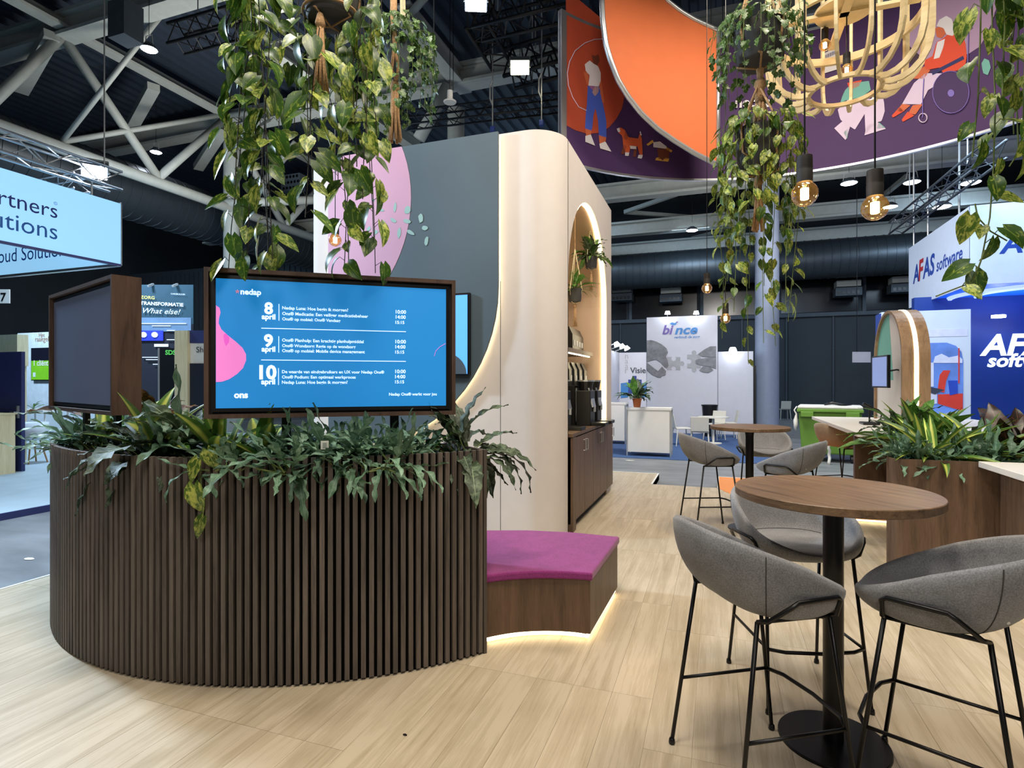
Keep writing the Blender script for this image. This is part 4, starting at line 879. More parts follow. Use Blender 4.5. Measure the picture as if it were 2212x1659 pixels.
# big pothos, upper left
YA = 3.05; c = PY(715, 46, YA); ta = thing('hanging_pothos', c, 'large pothos with long variegated vines hanging at upper left', 'hanging plant')
pot(ta, c, .15, .2); sling(ta, c, .15, .2, ZT); tassel(ta, PY(692, 30, YA - .1), .40, .022)
MB().tube([c + V((.145 * math.cos(a), .145 * math.sin(a), .03)) for a in [i * math.pi / 12 for i in range(24)]], .007, 6, closed=True).build('rope_band', 'jute', ta, smooth=True)
RA = random.Random(21)
for (x0, y0, x1, y1) in [(520, -60, 512, 440), (540, -60, 548, 580), (500, -40, 500, 300), (575, -60, 575, 590), (555, -60, 590, 560), (595, -60, 560, 420), (610, -60, 600, 330), (530, -40, 505, 580), (560, -20, 575, 590), (640, -60, 640, 300), (655, 20, 680, 420), (670, -40, 660, 330), (690, 60, 655, 470), 
                         (725, 60, 735, 400), (750, 55, 742, 590), (770, 40, 765, 360), (790, -40, 800, 520), (812, -60, 805, 330), (765, 60, 745, 580), (800, -40, 806, 590), (780, -60, 770, 280), (820, -60, 812, 200), (535, -60, 528, 250), (515, -60, 520, 160), (700, 70, 712, 260), (785, 60, 790, 430), (550, -60, 545, 320), (665, -50, 672, 230)]:
    Yv = YA + RA.uniform(-.28, .28); pts = []; n = 7; bow = RA.uniform(-14, 14)
    pts.append(c + V((RA.uniform(-.1, .1), RA.uniform(-.1, .1), .2)))
    for i in range(n + 1):
        t = i / n; pts.append(PY(x0 + (x1 - x0) * t + bow * math.sin(math.pi * t * 1.5), y0 + (y1 - y0) * t, Yv))
    vine(ta, pts[1:], ['pothos', 'pothos', 'pale'], .125, .09, -FW * .9 + RT * RA.uniform(-.8, .8), .0026, .35, RA, stem='stem_dark')
# ivy in macrame behind it
YB = 4.5; c = PY(858, 165, YB); tb = thing('hanging_ivy', c, 'small leaved ivy in blue grey pot with thick macrame, beside upper left pothos', 'hanging plant')
pot(tb, c, .105, .24, 'pot_blue'); tassel(tb, c - V((.02, 0, .03)), .48, .035); RB = random.Random(8)
for k in range(2):
    a = PY(848 + k * 6, -60, YB - .12); MB().tube([a, PY(850, 40, YB - .12), PY(852 + k * 2, 100, YB - .12), PY(846 + k * 14, 150, YB - .11), PY(856, 172, YB - .06)], [.018, .026, .014, .012, .012], 8).build('macrame_rope', 'jute', tb, smooth=True)
for k in range(4): MB().tube([V((c.x, c.y, ZT)) + RT * (.01 * k), PY(866 + k * 3, 45, YB + .02 * k)], .005, 5).build('cord', 'cotton_cord', tb)
for i in range(26):
    a = 2 * math.pi * i / 26; o_ = V((math.cos(a), math.sin(a), 0)); b = c + o_ * .09 + V((0, 0, .25)); L_ = RB.uniform(.12, .75) if o_.dot(RT) < .5 else RB.uniform(.2, .6)
    out_ = b + o_ * RB.uniform(.08, .2) + V((0, 0, RB.uniform(.02, .12))); vine(tb, [b, (b + out_) / 2 + V((0, 0, .07)), out_, out_ - V((0, 0, L_ * .5)) + o_ * .02, out_ - V((0, 0, L_))], ['ivy'], .062, .045, o_, .0018, .3, RB)
# two-tier hanging plant near the ring banner
YC = 3.3; c = PY(1642, 138, YC); tc = thing('hanging_ivy', c, 'dense small leaved ivy in upper pot of two tier macrame hanger', 'hanging plant', 'two tier macrame hanger')
pot(tc, c, .15, .2); sling(tc, c, .15, .2, c.z + .75, cr=.007); MB().tube([V((c.x, c.y, c.z + .75)), V((c.x, c.y, ZT))], .012, 6).build('rope', 'jute', tc)
MB().lathe([(.012, .06), (.03, .05), (.034, .02), (.02, 0), (.03, -.04), (.026, -.08)], c - V((0, 0, .15)), 10).build('knot', 'jute', tc, smooth=True); MB().tube([c - V((0, 0, .03)), c - V((0, 0, .12))], [.022, .014], 8).build('gathered_cords', 'jute', tc); tassel(tc, c - V((0, 0, .17)), .17, .026)
RC = random.Random(4)
for i in range(30):
    a = 2 * math.pi * i / 30 + RC.uniform(-.1, .1); o_ = V((math.cos(a), math.sin(a), 0)); b = c + o_ * .12 + V((0, 0, .2)); out_ = b + o_ * RC.uniform(.05, .14) + V((0, 0, RC.uniform(-.02, .05))); L_ = RC.uniform(.12, .5)
    vine(tc, [b, (b + out_) / 2 + V((0, 0, .05)), out_, out_ - V((0, 0, L_ * .5)) + o_ * .02, out_ - V((0, 0, L_)) + o_ * RC.uniform(-.03, .03)], ['ivy'], .05, .052, o_, .0016, .3, RC, 10)
c2_ = PY(1638, 372, YC); td = thing('hanging_pothos', c2_, 'pothos with long pale vines in lower pot of two tier macrame hanger', 'hanging plant', 'two tier macrame hanger')
pot(td, c2_, .13, .24); sling(td, c2_, .13, .24, c.z - .12, cr=.006); tassel(td, c2_ - V((0, 0, .02)), .32, .022)
RD = random.Random(6)
for i in range(26):
    a = 2 * math.pi * i / 26 + RD.uniform(-.1, .1); o_ = V((math.cos(a), math.sin(a), 0)); b = c2_ + o_ * .1 + V((0, 0, .25)); out_ = b + o_ * RD.uniform(.05, .12) + V((0, 0, .02)); L_ = RD.uniform(.35, .95)
    if i % 4 == 0: L_ = RD.uniform(1.05, 1.4)
    vine(td, [b, (b + out_) / 2 + V((0, 0, .04)), out_, out_ - V((0, 0, L_ * .35)) + o_ * .02, out_ - V((0, 0, L_ * .7)) - o_ * .02, out_ - V((0, 0, L_)) + o_ * RD.uniform(-.05, .05)], ['pale', 'pale', 'pothos'], .072, max(.055, L_ / 14), o_, .002, .3, RD, 15)
# pothos at the right edge
YE = 2.1; c = PY(2190, -150, YE); te = thing('hanging_pothos', c, 'pothos with large yellow green leaves trailing at right picture edge', 'hanging plant')
pot(te, c, .13, .2); sling(te, c, .13, .2, ZT); RE = random.Random(9)
for pts in [[(2142, -140), (2143, 60), (2150, 220), (2146, 360), (2138, 470), (2120, 560), (2106, 600)], [(2120, -140), (2118, 60), (2112, 220), (2100, 340)], [(2165, -140), (2170, 60), (2165, 200), (2168, 260)], [(2190, -140), (2200, 60), (2196, 220), (2200, 330), (2180, 360)], [(2180, -140), (2184, 120), (2190, 290)], [(2210, -140), (2214, 100), (2210, 260)], [(2225, -140), (2222, 120), (2216, 320)], [(2106, 440), (2112, 470), (2140, 500), (2175, 520)], [(2128, 540), (2100, 610), (2060, 625), (2022, 640)], [(2200, -140), (2190, 60), (2178, 160)]]:
    Yv = YE + RE.uniform(-.12, .12); vine(te, [PY(a, b, Yv) for a, b in pts], ['pothos', 'pale'], .092, .085, -FW + RT * RE.uniform(-.6, .6), .0028, .3, RE)
# hanging pots inside the niche
for k, (px, py, ptop, lab, kinds, n, ln) in enumerate([(1277, 580, 450, 'potted green plant on jute cord high inside arched niche', ['spear', 'wavy'], 56, (.12, .3)), (1242, 652, 520, 'potted bright green fern on jute cord low inside arched niche', ['frond', 'spear'], 34, (.14, .28))]):
    c = PHX(px, py, -1.57); q = rosette('hanging_fern', c, lab, 'hanging plant', kinds, n, ln, (5, 100), None, 'hanging pots in the niche', .03, 'leaf')
    for ch in q.children: ch.location.z += .15 if ch.name.startswith('stems') else 0.15
    pot(q, c, .085, .15)
    for a in range(3): MB().tube([c + V((0, 0, .62)), c + V((.085 * math.cos(a * 2.1), .085 * math.sin(a * 2.1), .14)), c + V((.06 * math.cos(a * 2.1), .06 * math.sin(a * 2.1), 0)), c - V((0, 0, .03))], .005, 5).build('cord', 'cotton_cord', q)
    MB().tube([c + V((0, 0, .62)), c + V((0, 0, .62 + (3.66 - c.z - .62 if k == 0 else .55)))], .005, 5).build('cord', 'jute', q); tassel(q, c - V((0, 0, .02)), .27, .016)
# ================================================================ ring banner
BC = V((0.905, 5.786)); BR = 3.39; BZ0, BZ1 = 4.6, 6.62
def ringpt(px, py, inset=0.0):
    k = (px - CX) / F; d = V((k * CA - SA, k * SA + CA)); r = BR - inset; b = -2 * d.dot(BC); a = d.dot(d); c = BC.dot(BC) - r * r
    t = (-b + math.sqrt(max(0, b * b - 4 * a * c))) / (2 * a); return PY(px, py, t)
def rang(px): p = ringpt(px, 300); return math.atan2(p.y - BC.y, p.x - BC.x)
plain('banner_purple', '432758', .75, var=.03); plain('banner_orange', 'bd5e2d', .7, var=.03); plain('art_brick', 'b0462a', .75, var=.03); plain('art_lilac', 'a78aa8', .75, var=.03)
for nm, h in dict(art_blue='3f58b8', art_white='d9d3d6', art_skin='c5633c', art_brown='6e3522', art_yellow='d9a545', art_teal='6ba69b', art_red='d3482a', art_violet='3f2757', art_navy='272a5e', art_line='7a68b4', art_pale='cfbcd4', art_dog='cf5a2e', art_dark='3a2436').items(): plain(nm, h, .75, var=.03)
bt = thing('ring_banner', (BC.x, BC.y + BR, BZ0), 'large curved purple banner ring with illustrated people hanging from roof', 'banner')
g0, g1 = rang(1211), rang(2260)
def bandm(r0, r1, z0, z1, n=64, a0=None, a1=None):
    m = MB(); vs = []; a0 = g0 if a0 is None else a0; a1 = g1 if a1 is None else a1
    for i in range(n + 1):
        a = a0 + (a1 - a0) * i / n
        for r, z in ((r0, z0), (r1, z0), (r1, z1), (r0, z1)): vs.append(V((BC.x + r * math.cos(a), BC.y + r * math.sin(a), z)))
    fs = [(0, 1, 2, 3), (4 * n + 3, 4 * n + 2, 4 * n + 1, 4 * n)] + [(4 * i + j, 4 * i + 4 + j, 4 * i + 4 + (j + 1) % 4, 4 * i + (j + 1) % 4) for i in range(n) for j in range(4)]
    return m.add(vs, fs)
bandm(BR, BR + .03, BZ0 + .02, BZ1).build('fabric', 'banner_purple', bt, auto=30); bandm(BR - .01, BR + .04, BZ0 - .01, BZ0 + .02).build('bottom_rail', 'alu', bt, auto=30); bandm(BR - .01, BR + .04, BZ1, BZ1 + .04).build('top_rail', 'alu', bt, auto=30)
bandm(BR - .02, BR + .05, BZ0 - .02, BZ1 + .04, 2, g0, g0 + (rang(1222) - g0)).build('end_rail', 'alu', bt)
for i in range(6):
    a = g0 + (g1 - g0) * (i + .5) / 6; q = V((BC.x + BR * math.cos(a), BC.y + BR * math.sin(a), BZ1)); MB().tube([q, V((q.x, q.y, 10.62))], .006, 5).build('hanging_wire', 'black_steel', bt)
def ringpoly(pts, mat, name, inset, dx=3.0):
    m = MB(); xs = [p[0] for p in pts]; x = min(xs); n = len(pts)
    def cuts(X):
        ys = []
        for i in range(n):
            (ax, ay), (bx, by) = pts[i], pts[(i + 1) % n]
            if (ax <= X) != (bx <= X): ys.append(ay + (by - ay) * (X - ax) / (bx - ax))
        return sorted(ys)
    while x < max(xs):
        x2 = min(x + dx, max(xs)); a, b = cuts(x + .01), cuts(x2 - .01)
        if len(a) != len(b): a = b = cuts((x + x2) / 2)
        for i in range(0, len(a) - 1, 2): m.add([ringpt(x, a[i], inset), ringpt(x2, b[i], inset), ringpt(x2, b[i + 1], inset), ringpt(x, a[i + 1], inset)], [(3, 2, 1, 0)])
        x = x2
    return m.build(name, mat, bt)
def ringline(pts, mat, name, w, inset, closed=False):
    return MB().tube([ringpt(a, b, inset) for a, b in pts], w, 4, closed=closed).build(name, mat, bt)
c3 = lambda L_: [(980 + a * .2622, b * .2622) for a, b in L_]
c4 = lambda L_: [(1540 + a * .3038, b * .3038) for a, b in L_]
ringpoly(c3([(925, -30), (1000, -30), (1060, 20), (1215, 150), (1420, 700), (1392, 885), (1340, 980), (1280, 1050), (1200, 1095), (1100, 1102), (1000, 1072), (925, 1030)]), 'art_brick', 'printed_circle', .006, 4)
ringline(c3([(1230, 320), (1160, 325), (1080, 355), (1000, 420), (955, 510), (937, 600), (945, 700), (980, 800), (1030, 880), (1095, 910)]), 'art_pale', 'printed_line', .006, .012)
for mat, L_ in [('art_blue', [(1100, 705), (1200, 705), (1215, 790), (1240, 900), (1258, 1000), (1258, 1135), (1195, 1115), (1190, 1000), (1168, 885), (1150, 960), (1140, 1080), (1082, 1060), (1085, 950), (1100, 850)]),
                ('art_skin', [(1068, 590), (1110, 600), (1112, 660), (1165, 720), (1152, 750), (1095, 690)]), ('art_skin', [(1198, 655), (1216, 660), (1242, 840), (1225, 850), (1205, 760)]),
                ('art_white', [(1080, 530), (1120, 498), (1150, 522), (1190, 545), (1212, 600), (1212, 665), (1195, 712), (1110, 705), (1120, 620), (1088, 585)]),
                ('art_brown', [(1138, 452), (1165, 462), (1195, 445), (1202, 500), (1182, 540), (1150, 522)]), ('art_yellow', [(1140, 760), (1165, 705), (1200, 720), (1195, 755), (1165, 795)]),
                ('art_skin', [(1084, 1055), (1137, 1075), (1130, 1120), (1085, 1125)]), ('art_skin', [(1195, 1112), (1258, 1130), (1250, 1180), (1200, 1190)]),
                ('art_white', [(1085, 1120), (1130, 1108), (1165, 1200), (1085, 1168)]), ('art_white', [(1200, 1185), (1250, 1165), (1300, 1250), (1205, 1222)]),
                ('art_dog', [(1345, 1060), (1375, 1050), (1410, 1070), (1440, 1130), (1520, 1142), (1535, 1090), (1552, 1150), (1557, 1280), (1533, 1280), (1515, 1205), (1452, 1225), (1447, 1280), (1425, 1280), (1395, 1200), (1390, 1120), (1360, 1095)]),
                ('art_brown', [(1405, 1075), (1435, 1110), (1427, 1160), (1402, 1140)]), ('art_white', [(1343, 1060), (1370, 1050), (1372, 1085), (1355, 1092)]), ('art_white', [(1450, 1200), (1505, 1205), (1505, 1228), (1455, 1226)]),
                ('art_white', [(1412, 1255), (1447, 1255), (1442, 1286), (1412, 1282)]), ('art_white', [(1518, 1275), (1558, 1275), (1552, 1308), (1516, 1302)]), ('art_white', [(1532, 1085), (1540, 1080), (1550, 1115), (1535, 1115)]),
                ('art_brown', [(1400, 1190), (1425, 1205), (1405, 1270), (1378, 1268)]), ('art_brown', [(1480, 1232), (1510, 1228), (1505, 1292), (1478, 1290)]),
                ('art_white', [(1645, 1172), (1700, 1165), (1755, 1208), (1750, 1226), (1645, 1212)]), ('art_brown', [(1678, 1222), (1780, 1225), (1772, 1312), (1682, 1310)]), ('art_yellow', [(1662, 1302), (1690, 1295), (1720, 1322), (1745, 1300), (1775, 1305), (1772, 1333), (1660, 1320)]),
                ('art_yellow', [(1588, 1190), (1640, 1150), (1648, 1172), (1600, 1202)]), ('art_yellow', [(1750, 1210), (1802, 1240), (1795, 1258), (1745, 1228)])]:
    ringpoly(c3(L_), mat, 'printed_figure', .011 if mat != 'art_white' else .014, 2.0)
ringpoly(c4([(1505, -40), (2300, -40), (2300, 40), (2010, 60), (1990, 150), (1900, 330), (1815, 385), (1500, 430), (1345, 300), (1500, 100)]), 'art_lilac', 'printed_shape', .006, 4)
for mat, L_ in [('art_red', [(1640, 270), (1700, 215), (1760, 230), (1795, 300), (1805, 400), (1790, 490), (1640, 522), (1610, 480), (1510, 500), (1500, 430), (1560, 400), (1590, 300)]), ('art_skin', [(1580, 200), (1640, 178), (1660, 235), (1625, 272), (1590, 262)]),
                ('art_white', [(1590, 185), (1610, 140), (1660, 112), (1700, 135), (1710, 180), (1738, 210), (1705, 256), (1660, 245), (1640, 200)]), ('art_white', [(1595, 300), (1650, 275), (1640, 330), (1610, 410), (1570, 420)]),
                ('art_pale', [(1510, 520), (1640, 522), (1600, 600), (1530, 640), (1480, 742), (1345, 740), (1430, 590)]), ('art_skin', [(1440, 530), (1500, 470), (1545, 500), (1500, 560), (1425, 560)]),
                ('art_skin', [(1345, 738), (1405, 748), (1350, 795), (1305, 790)]), ('art_skin', [(1420, 748), (1492, 740), (1440, 815), (1390, 805)]), ('art_red', [(1325, 762), (1362, 788), (1280, 837), (1272, 822)]), ('art_red', [(1385, 792), (1432, 822), (1350, 867), (1343, 850)]),
                ('art_navy', [(1555, 512), (1780, 396), (1787, 420), (1560, 536)]),
                ('art_teal', [(940, 640), (990, 590), (1110, 575), (1122, 640), (1060, 690), (950, 712), (905, 735), (918, 690)]), ('art_red', [(955, 590), (1060, 568), (1040, 612), (970, 642)]),
                ('art_pale', [(888, 780), (960, 708), (1215, 700), (1222, 790), (1200, 860), (1150, 875), (1080, 962), (1085, 800), (1010, 922), (960, 890), (905, 850)]), ('art_pale', [(863, 912), (925, 858), (975, 900), (945, 998)]), ('art_pale', [(1078, 962), (1092, 895), (1170, 868), (1230, 916)]),
                ('art_teal', [(928, 942), (965, 908), (955, 988)]), ('art_teal', [(1163, 916), (1180, 868), (1226, 908)]), ('art_white', [(775, 385), (895, 330), (895, 490), (780, 525)]), ('art_navy', [(786, 398), (888, 350), (888, 378), (786, 422)]), ('art_dark', [(1345, 280), (1500, 420), (1420, 470), (1340, 360)]), ('art_teal', [(1910, 450), (1930, 415), (1965, 430), (1975, 480), (1955, 535), (1920, 520)])]:
    ringpoly(c4(L_), mat, 'printed_figure', .011 if mat not in ('art_white', 'art_navy') else .014, 2.0)
el = lambda cx, cy, rx, ry, n=28: c4([(cx + rx * math.cos(2 * math.pi * i / n), cy + ry * math.sin(2 * math.pi * i / n)) for i in range(n)])
ringpoly(el(1692, 655, 128, 148), 'art_violet', 'printed_wheel', .016, 3); ringline(el(1692, 655, 130, 150), 'art_line', 'printed_line', .005, .02, True); ringpoly(el(1692, 662, 24, 26), 'art_line', 'printed_wheel', .022, 2)
ringline(el(1493, 838, 30, 32), 'art_pale', 'printed_line', .007, .018, True); ringline(c4([(1500, 560), (1492, 700), (1492, 835)]), 'art_line', 'printed_line', .006, .02); ringline(c4([(1812, 495), (1815, 300), (1818, 215), (1845, 195)]), 'art_line', 'printed_line', .006, .02)
a = ringpt(1588, 232, .03); b = ringpt(1668, 232, .03); text('nedap', a, b - a, (0, 0, 1), (b - a).length, 'art_white', bt, bold=.03)
# orange crescent panel in front of the ring
oc = thing('orange_banner', PY(1480, 330, 7.5), 'glossy orange crescent shaped hanging panel with silver rim', 'banner')
lo = [(1300, -40), (1301, 30), (1308, 90), (1318, 125), (1335, 170), (1356, 205), (1385, 242), (1420, 275), (1455, 300), (1500, 328), (1550, 353)]; hi = [(1300, -41), (1420, -40), (1440, 0), (1470, 24), (1500, 42), (1552, 66)]
def itp(L_, x):
    for (a, b), (c, d) in zip(L_[:-1], L_[1:]):
        if a <= x <= c: return b + (d - b) * (x - a) / max(1e-6, c - a)
    return L_[-1][1]
def ocY(x): t = (x - 1300) / 250; return 7.15 + .7 * t + .12 * math.sin(math.pi * t)
cols = [1300 + 250 * (i / 40) ** 1.6 for i in range(41)]
m = MB(); vs = []
for x in cols:
    yl = itp(lo, x); yh = itp([(1300, -60), (1420, -40)] + hi[2:], x); Y = ocY(x); a, b = PY(x, yl, Y), PY(x, min(yh, yl - 1), Y); vs += [a, b, a + FW * .05, b + FW * .05]
fs = [(0, 2, 3, 1), (160, 161, 163, 162)]
for i in range(40):
    k = 4 * i; fs += [(k, k + 1, k + 5, k + 4), (k + 2, k + 6, k + 7, k + 3), (k, k + 4, k + 6, k + 2), (k + 1, k + 3, k + 7, k + 5)]
m.add(vs, fs); m.build('fabric', 'banner_orange', oc, auto=40)
MB().tube([PY(x, itp(lo, x) + 3, ocY(x)) for x in cols], .035, 8).build('lower_rail', 'alu', oc, smooth=True); MB().tube([PY(x, itp([(1300, -60), (1420, -40)] + hi[2:], x), ocY(x)) for x in cols[14:]], .03, 8).build('upper_rail', 'alu', oc, smooth=True)
MB().tube([PY(1551, 66, ocY(1550)), PY(1551, 354, ocY(1550))], .03, 8).build('end_rail', 'alu', oc, smooth=True)
q = PY(1536, 60, ocY(1536)); MB().tube([q, V((q.x, q.y, 10.62))], .005, 5).build('hanging_wire', 'black_steel', oc); q = PY(1440, 0, ocY(1440)); MB().tube([q, V((q.x, q.y, 10.62))], .005, 5).build('hanging_wire', 'black_steel', oc)
# ================================================================ bulbs
def bulb(p, R, label, socket=1.0, ztop=ZT, cord='black_plastic'):
    t = thing('pendant_bulb', p, label, 'pendant lamp', 'filament bulb pendants'); c = V(p)
    prof = [(R * math.sin(math.pi * i / 14), -R * math.cos(math.pi * i / 14)) for i in range(0, 12)] + [(R * .42, R * 1.02), (R * .34, R * 1.2)]
    MB().lathe([(max(r, .0001), z) for r, z in prof], c, 24).build('glass', 'bulb_glass', t, smooth=True)
    fl = []
    for k in range(8):
        a = 2 * math.pi * k / 8; rr = R * .2; fl += [c + V((rr * math.cos(a), rr * math.sin(a), -R * .42)), c + V((rr * math.cos(a), rr * math.sin(a), R * .42))][::(1 if k % 2 == 0 else -1)]
    MB().tube(fl, R * .12, 6).build('filament', 'filament', t)
    MB().tube([c + V((0, 0, R * .4)), c + V((0, 0, R * 1.1))], R * .08, 6).build('filament_stem', 'alu', t)
    sr, sh_ = R * .60 * socket, R * 2.1
    z0 = R * .9
    MB().lathe([(0, z0), (sr, z0), (sr * 1.02, z0 + sh_ * .45), (sr * .97, z0 + sh_ * .5), (sr * 1.02, z0 + sh_ * .55), (sr * .98, z0 + sh_ * .75), (sr * 1.0, z0 + sh_ * .78), (sr * .97, z0 + sh_), (0, z0 + sh_)], c, 20).build('socket', 'bulb_socket', t, auto=40)
    MB().tube([c + V((0, 0, z0 + sh_)), V((c.x, c.y, ztop))], .004 if R < .07 else .004, 6).build('cord', cord, t)
bulb(PY(1738, 419, 2.6), .057, 'lit filament globe bulb above nearest table, left of the pair'); bulb(PY(1890, 449, 2.6), .057, 'lit filament globe bulb above nearest table, right of the pair')
bulb(PY(1527, 623, 6.2), .055, 'small distant filament bulb left of grey column, higher one'); bulb(PY(1567, 688, 6.5), .058, 'small distant filament bulb above puzzle poster, lower one'); bulb(PY(724, 519, 5.0), .055, 'filament bulb hanging in front of pink disc')
# ================================================================ bent plywood chandelier
YL = 3.6; rc = PY(1824, 196, YL); ch = thing('plywood_chandelier', rc, 'large basket chandelier of bent plywood strips with bulbs inside', 'chandelier')
prof = [(.205, 0.0), (.25, -.012), (.30, -.005), (.35, .02), (.395, .065), (.425, .12), (.442, .19), (.448, .28), (.448, .6), (.448, .95), (.44, 1.04), (.40, 1.12), (.3, 1.16), (.14, 1.165)]
def strip_mesh():
    m = MB(); w, dp = .009, .017; vs = []
    for i, (r, z) in enumerate(prof):
        a = V(prof[max(i - 1, 0)]); b = V(prof[min(i + 1, len(prof) - 1)]); d = (b - a).normalized(); nx, nz = -d.y, d.x
        for s1, s2 in ((-1, -1), (1, -1), (1, 1), (-1, 1)): vs.append(V((r + nx * dp * s2, w * s1, z + nz * dp * s2)))
    k = len(prof); fs = [(0, 1, 2, 3), (4 * k - 1, 4 * k - 2, 4 * k - 3, 4 * k - 4)] + [(4 * i + j, 4 * i + 4 + j, 4 * i + 4 + (j + 1) % 4, 4 * i + (j + 1) % 4) for i in range(k - 1) for j in range(4)]
    return m.add(vs, fs).mesh('plywood_strip', 'plywood')
sm = strip_mesh()
for i in range(16): inst('bent_strip', sm, ch, Matrix.Rotation(2 * math.pi * (i + .3) / 16, 4, 'Z'))
def hoop(r0, r1, z0, z1, name):
    m = MB(); n = 48; vs = []
    for i in range(n):
        a = 2 * math.pi * i / n
        for r, z in ((r0, z0), (r1, z0), (r1, z1), (r0, z1)): vs.append(rc + V((r * math.cos(a), r * math.sin(a), z)))
    m.add(vs, [(4 * i + j, (4 * i + 4) % (4 * n) + j, (4 * i + 4) % (4 * n) + (j + 1) % 4, 4 * i + (j + 1) % 4) for i in range(n) for j in range(4)]); m.build(name, 'plywood', ch, auto=30)
hoop(.19, .215, -.012, .012, 'bottom_hoop'); hoop(.405, .43, .38, .43, 'middle_hoop'); hoop(.12, .16, 1.14, 1.18, 'top_hoop')
MB().lathe([(0, .50), (.17, .50), (.17, .52), (0, .52)], rc, 36).build('bulb_plate', 'plywood', ch, auto=40)
for k in range(2): MB().bar(rc + V((-.41 if k == 0 else 0, 0 if k == 0 else -.41, .49)), rc + V((.41 if k == 0 else 0, 0 if k == 0 else .41, .49)), .05, .02).build('cross_bar', 'plywood', ch)
MB().tube([rc + V((0, 0, .52)), V((rc.x, rc.y, ZT))], .012, 6).build('suspension', 'black_steel', ch)
bulb(PY(1829, 152, YL), .036, 'larger lit bulb inside the plywood chandelier', ztop=rc.z + .50); bulb(PY(1782, 98, YL + .15), .036, 'smaller lit bulb at back inside the plywood chandelier', ztop=rc.z + .50)
# ================================================================ trusses and work lamps
def truss(a, b, s, n, mat, label, braces=True, hang=None):
    a, b = V(a), V(b); d = (b - a).normalized(); x = d.cross(V((0, 0, 1))).normalized(); z = V((0, 0, 1)); t = thing('lighting_truss', (a + b) / 2, label, 'truss', 'lighting trusses')
    cs = [x * s / 2 + z * s / 2, x * -s / 2 + z * s / 2, x * -s / 2 - z * s / 2, x * s / 2 - z * s / 2]
    for c in cs: MB().tube([a + c, b + c], s * .08, 8).build('chord', mat, t, smooth=True)
    L_ = (b - a)
    for f in range(4):
        c0, c1 = cs[f], cs[(f + 1) % 4]
        for i in range(n):
            p, q = a + L_ * (i / n), a + L_ * ((i + 1) / n)
            MB().tube([p + (c0 if i % 2 == 0 else c1), q + (c1 if i % 2 == 0 else c0)], s * .035, 5).build('brace', mat, t)
    if hang:
        for k in hang: q = a + L_ * k + z * s / 2; MB().tube([q, V((q.x, q.y, 10.62))], .012, 5).build('chain', 'steel_grey', t)
    return t
e1 = PY(250, 393, 9.35); truss(e1, e1 + V((0, -4.6, 0)), .29, 12, 'alu', 'bright aluminium truss above the blue white partner sign', hang=(.04, .9))
truss(e1 + V((0, -.4, -.12)) + V((-.2, 0, 0)), e1 + V((-3.2, -.4, -.12)), .24, 8, 'alu', 'aluminium truss crossing behind the blue white partner sign', hang=(.7,))
a, b = PZ(1030, 48, 7.7), PZ(1240, -4, 7.7); truss(a, b, .42, 8, 'truss_black', 'black truss at top centre left of ring banner', hang=(.2, .8))
a, b = PZ(1030, 30, 7.7), PZ(1085, 125, 7.7); truss(a, b, .4, 7, 'truss_black', 'black truss running back toward warm floodlight', hang=(.8,))
a, b = PZ(870, 262, 7.0), PZ(1225, 220, 7.0); truss(a, b, .27, 16, 'truss_black', 'long thin black truss above the slate panel', hang=(.2, .8))
a, b = PZ(1100, 150, 7.6), PZ(1216, 118, 7.6); truss(a, b, .5, 6, 'truss_black', 'black truss holding equipment beside ring banner', hang=(.5,))
a, b = PZ(380, 84, 8.6), PZ(545, 40, 8.6); truss(a, b, .4, 8, 'truss_black', 'dark truss at upper left beside the vines', hang=(.3,))
a, b = PHX(1935, 492, 4.35), PHX(2150, 325, 4.35); truss(a, b, .3, 12, 'truss_dark', 'grey truss above the white software box', hang=(.2, .8))
for k, hy in enumerate((1.25, 3.35, 6.4)): truss((-4.5, hy, 7.3), (3.0, hy, 7.3), .29, 12, 'truss_black', ['overhead black truss nearest the camera', 'overhead black truss above the slatted planter', 'overhead black truss above the tower wall'][k], hang=(.1, .9))
def highbay(p, r, label):
    p = V(p); t = thing('high_bay_lamp', p, label, 'hall lamp', 'round hall lamps')
    MB().lathe([(0, .02), (r * .5, .02), (r, -.0), (r * .9, .05), (r * .4, .14), (0, .15)], p, 20).build('housing', 'paint_dark', t, auto=40); MB().lathe([(0, -.015), (r * .8, -.015), (r * .93, .0), (r * .9, .004), (0, .004)], p, 20).build('lens', 'lamp_white', t, auto=40)
    MB().tube([p + V((-r * .7, 0, .04)), p + V((-r * .5, 0, .3)), p + V((r * .5, 0, .3)), p + V((r * .7, 0, .04))], .012, 5).build('bracket', 'steel_grey', t)
    MB().tube([p + V((0, 0, .3)), V((p.x, p.y, 10.62))], .006, 5).build('cord', 'black_steel', t)
def flood(p, w, h, label, mat='lamp_white', hang=10.62, tilt=.5):
    p = V(p); t = thing('floodlight', p, label, 'floodlight', 'hall floodlights'); q = (CAMP - p); q.z = 0; q.normalize(); x = V((-q.y, q.x, 0)); dn = (q * .5 + V((0, 0, -1))).normalized(); y = x.cross(dn).normalized()
    MB().obox(p - x * w / 2 - y * h / 2 - dn * .1, x * w, y * h, dn * .1).build('housing', 'paint_dark', t); MB().obox(p - x * w * .46 - y * h * .46 + dn * .001, x * w * .92, y * h * .92, dn * .01).build('lens', mat, t)
    MB().tube([p - x * w * .52, p - x * w * .52 - dn * .1 + V((0, 0, .12)), p + x * w * .52 - dn * .1 + V((0, 0, .12)), p + x * w * .52], .012, 5).build('bracket', 'steel_grey', t)
    if hang: MB().tube([p + V((0, 0, .2)), V((p.x, p.y, hang))], .006, 5).build('cord', 'black_steel', t)
flood(PZ(1028, 4, 7.3), .34, .3, 'bright white floodlight at top centre', 'lamp_white'); flood(PZ(1123, 146, 7.1), .34, .28, 'bright warm floodlight left of the ring banner', 'lamp_warm')
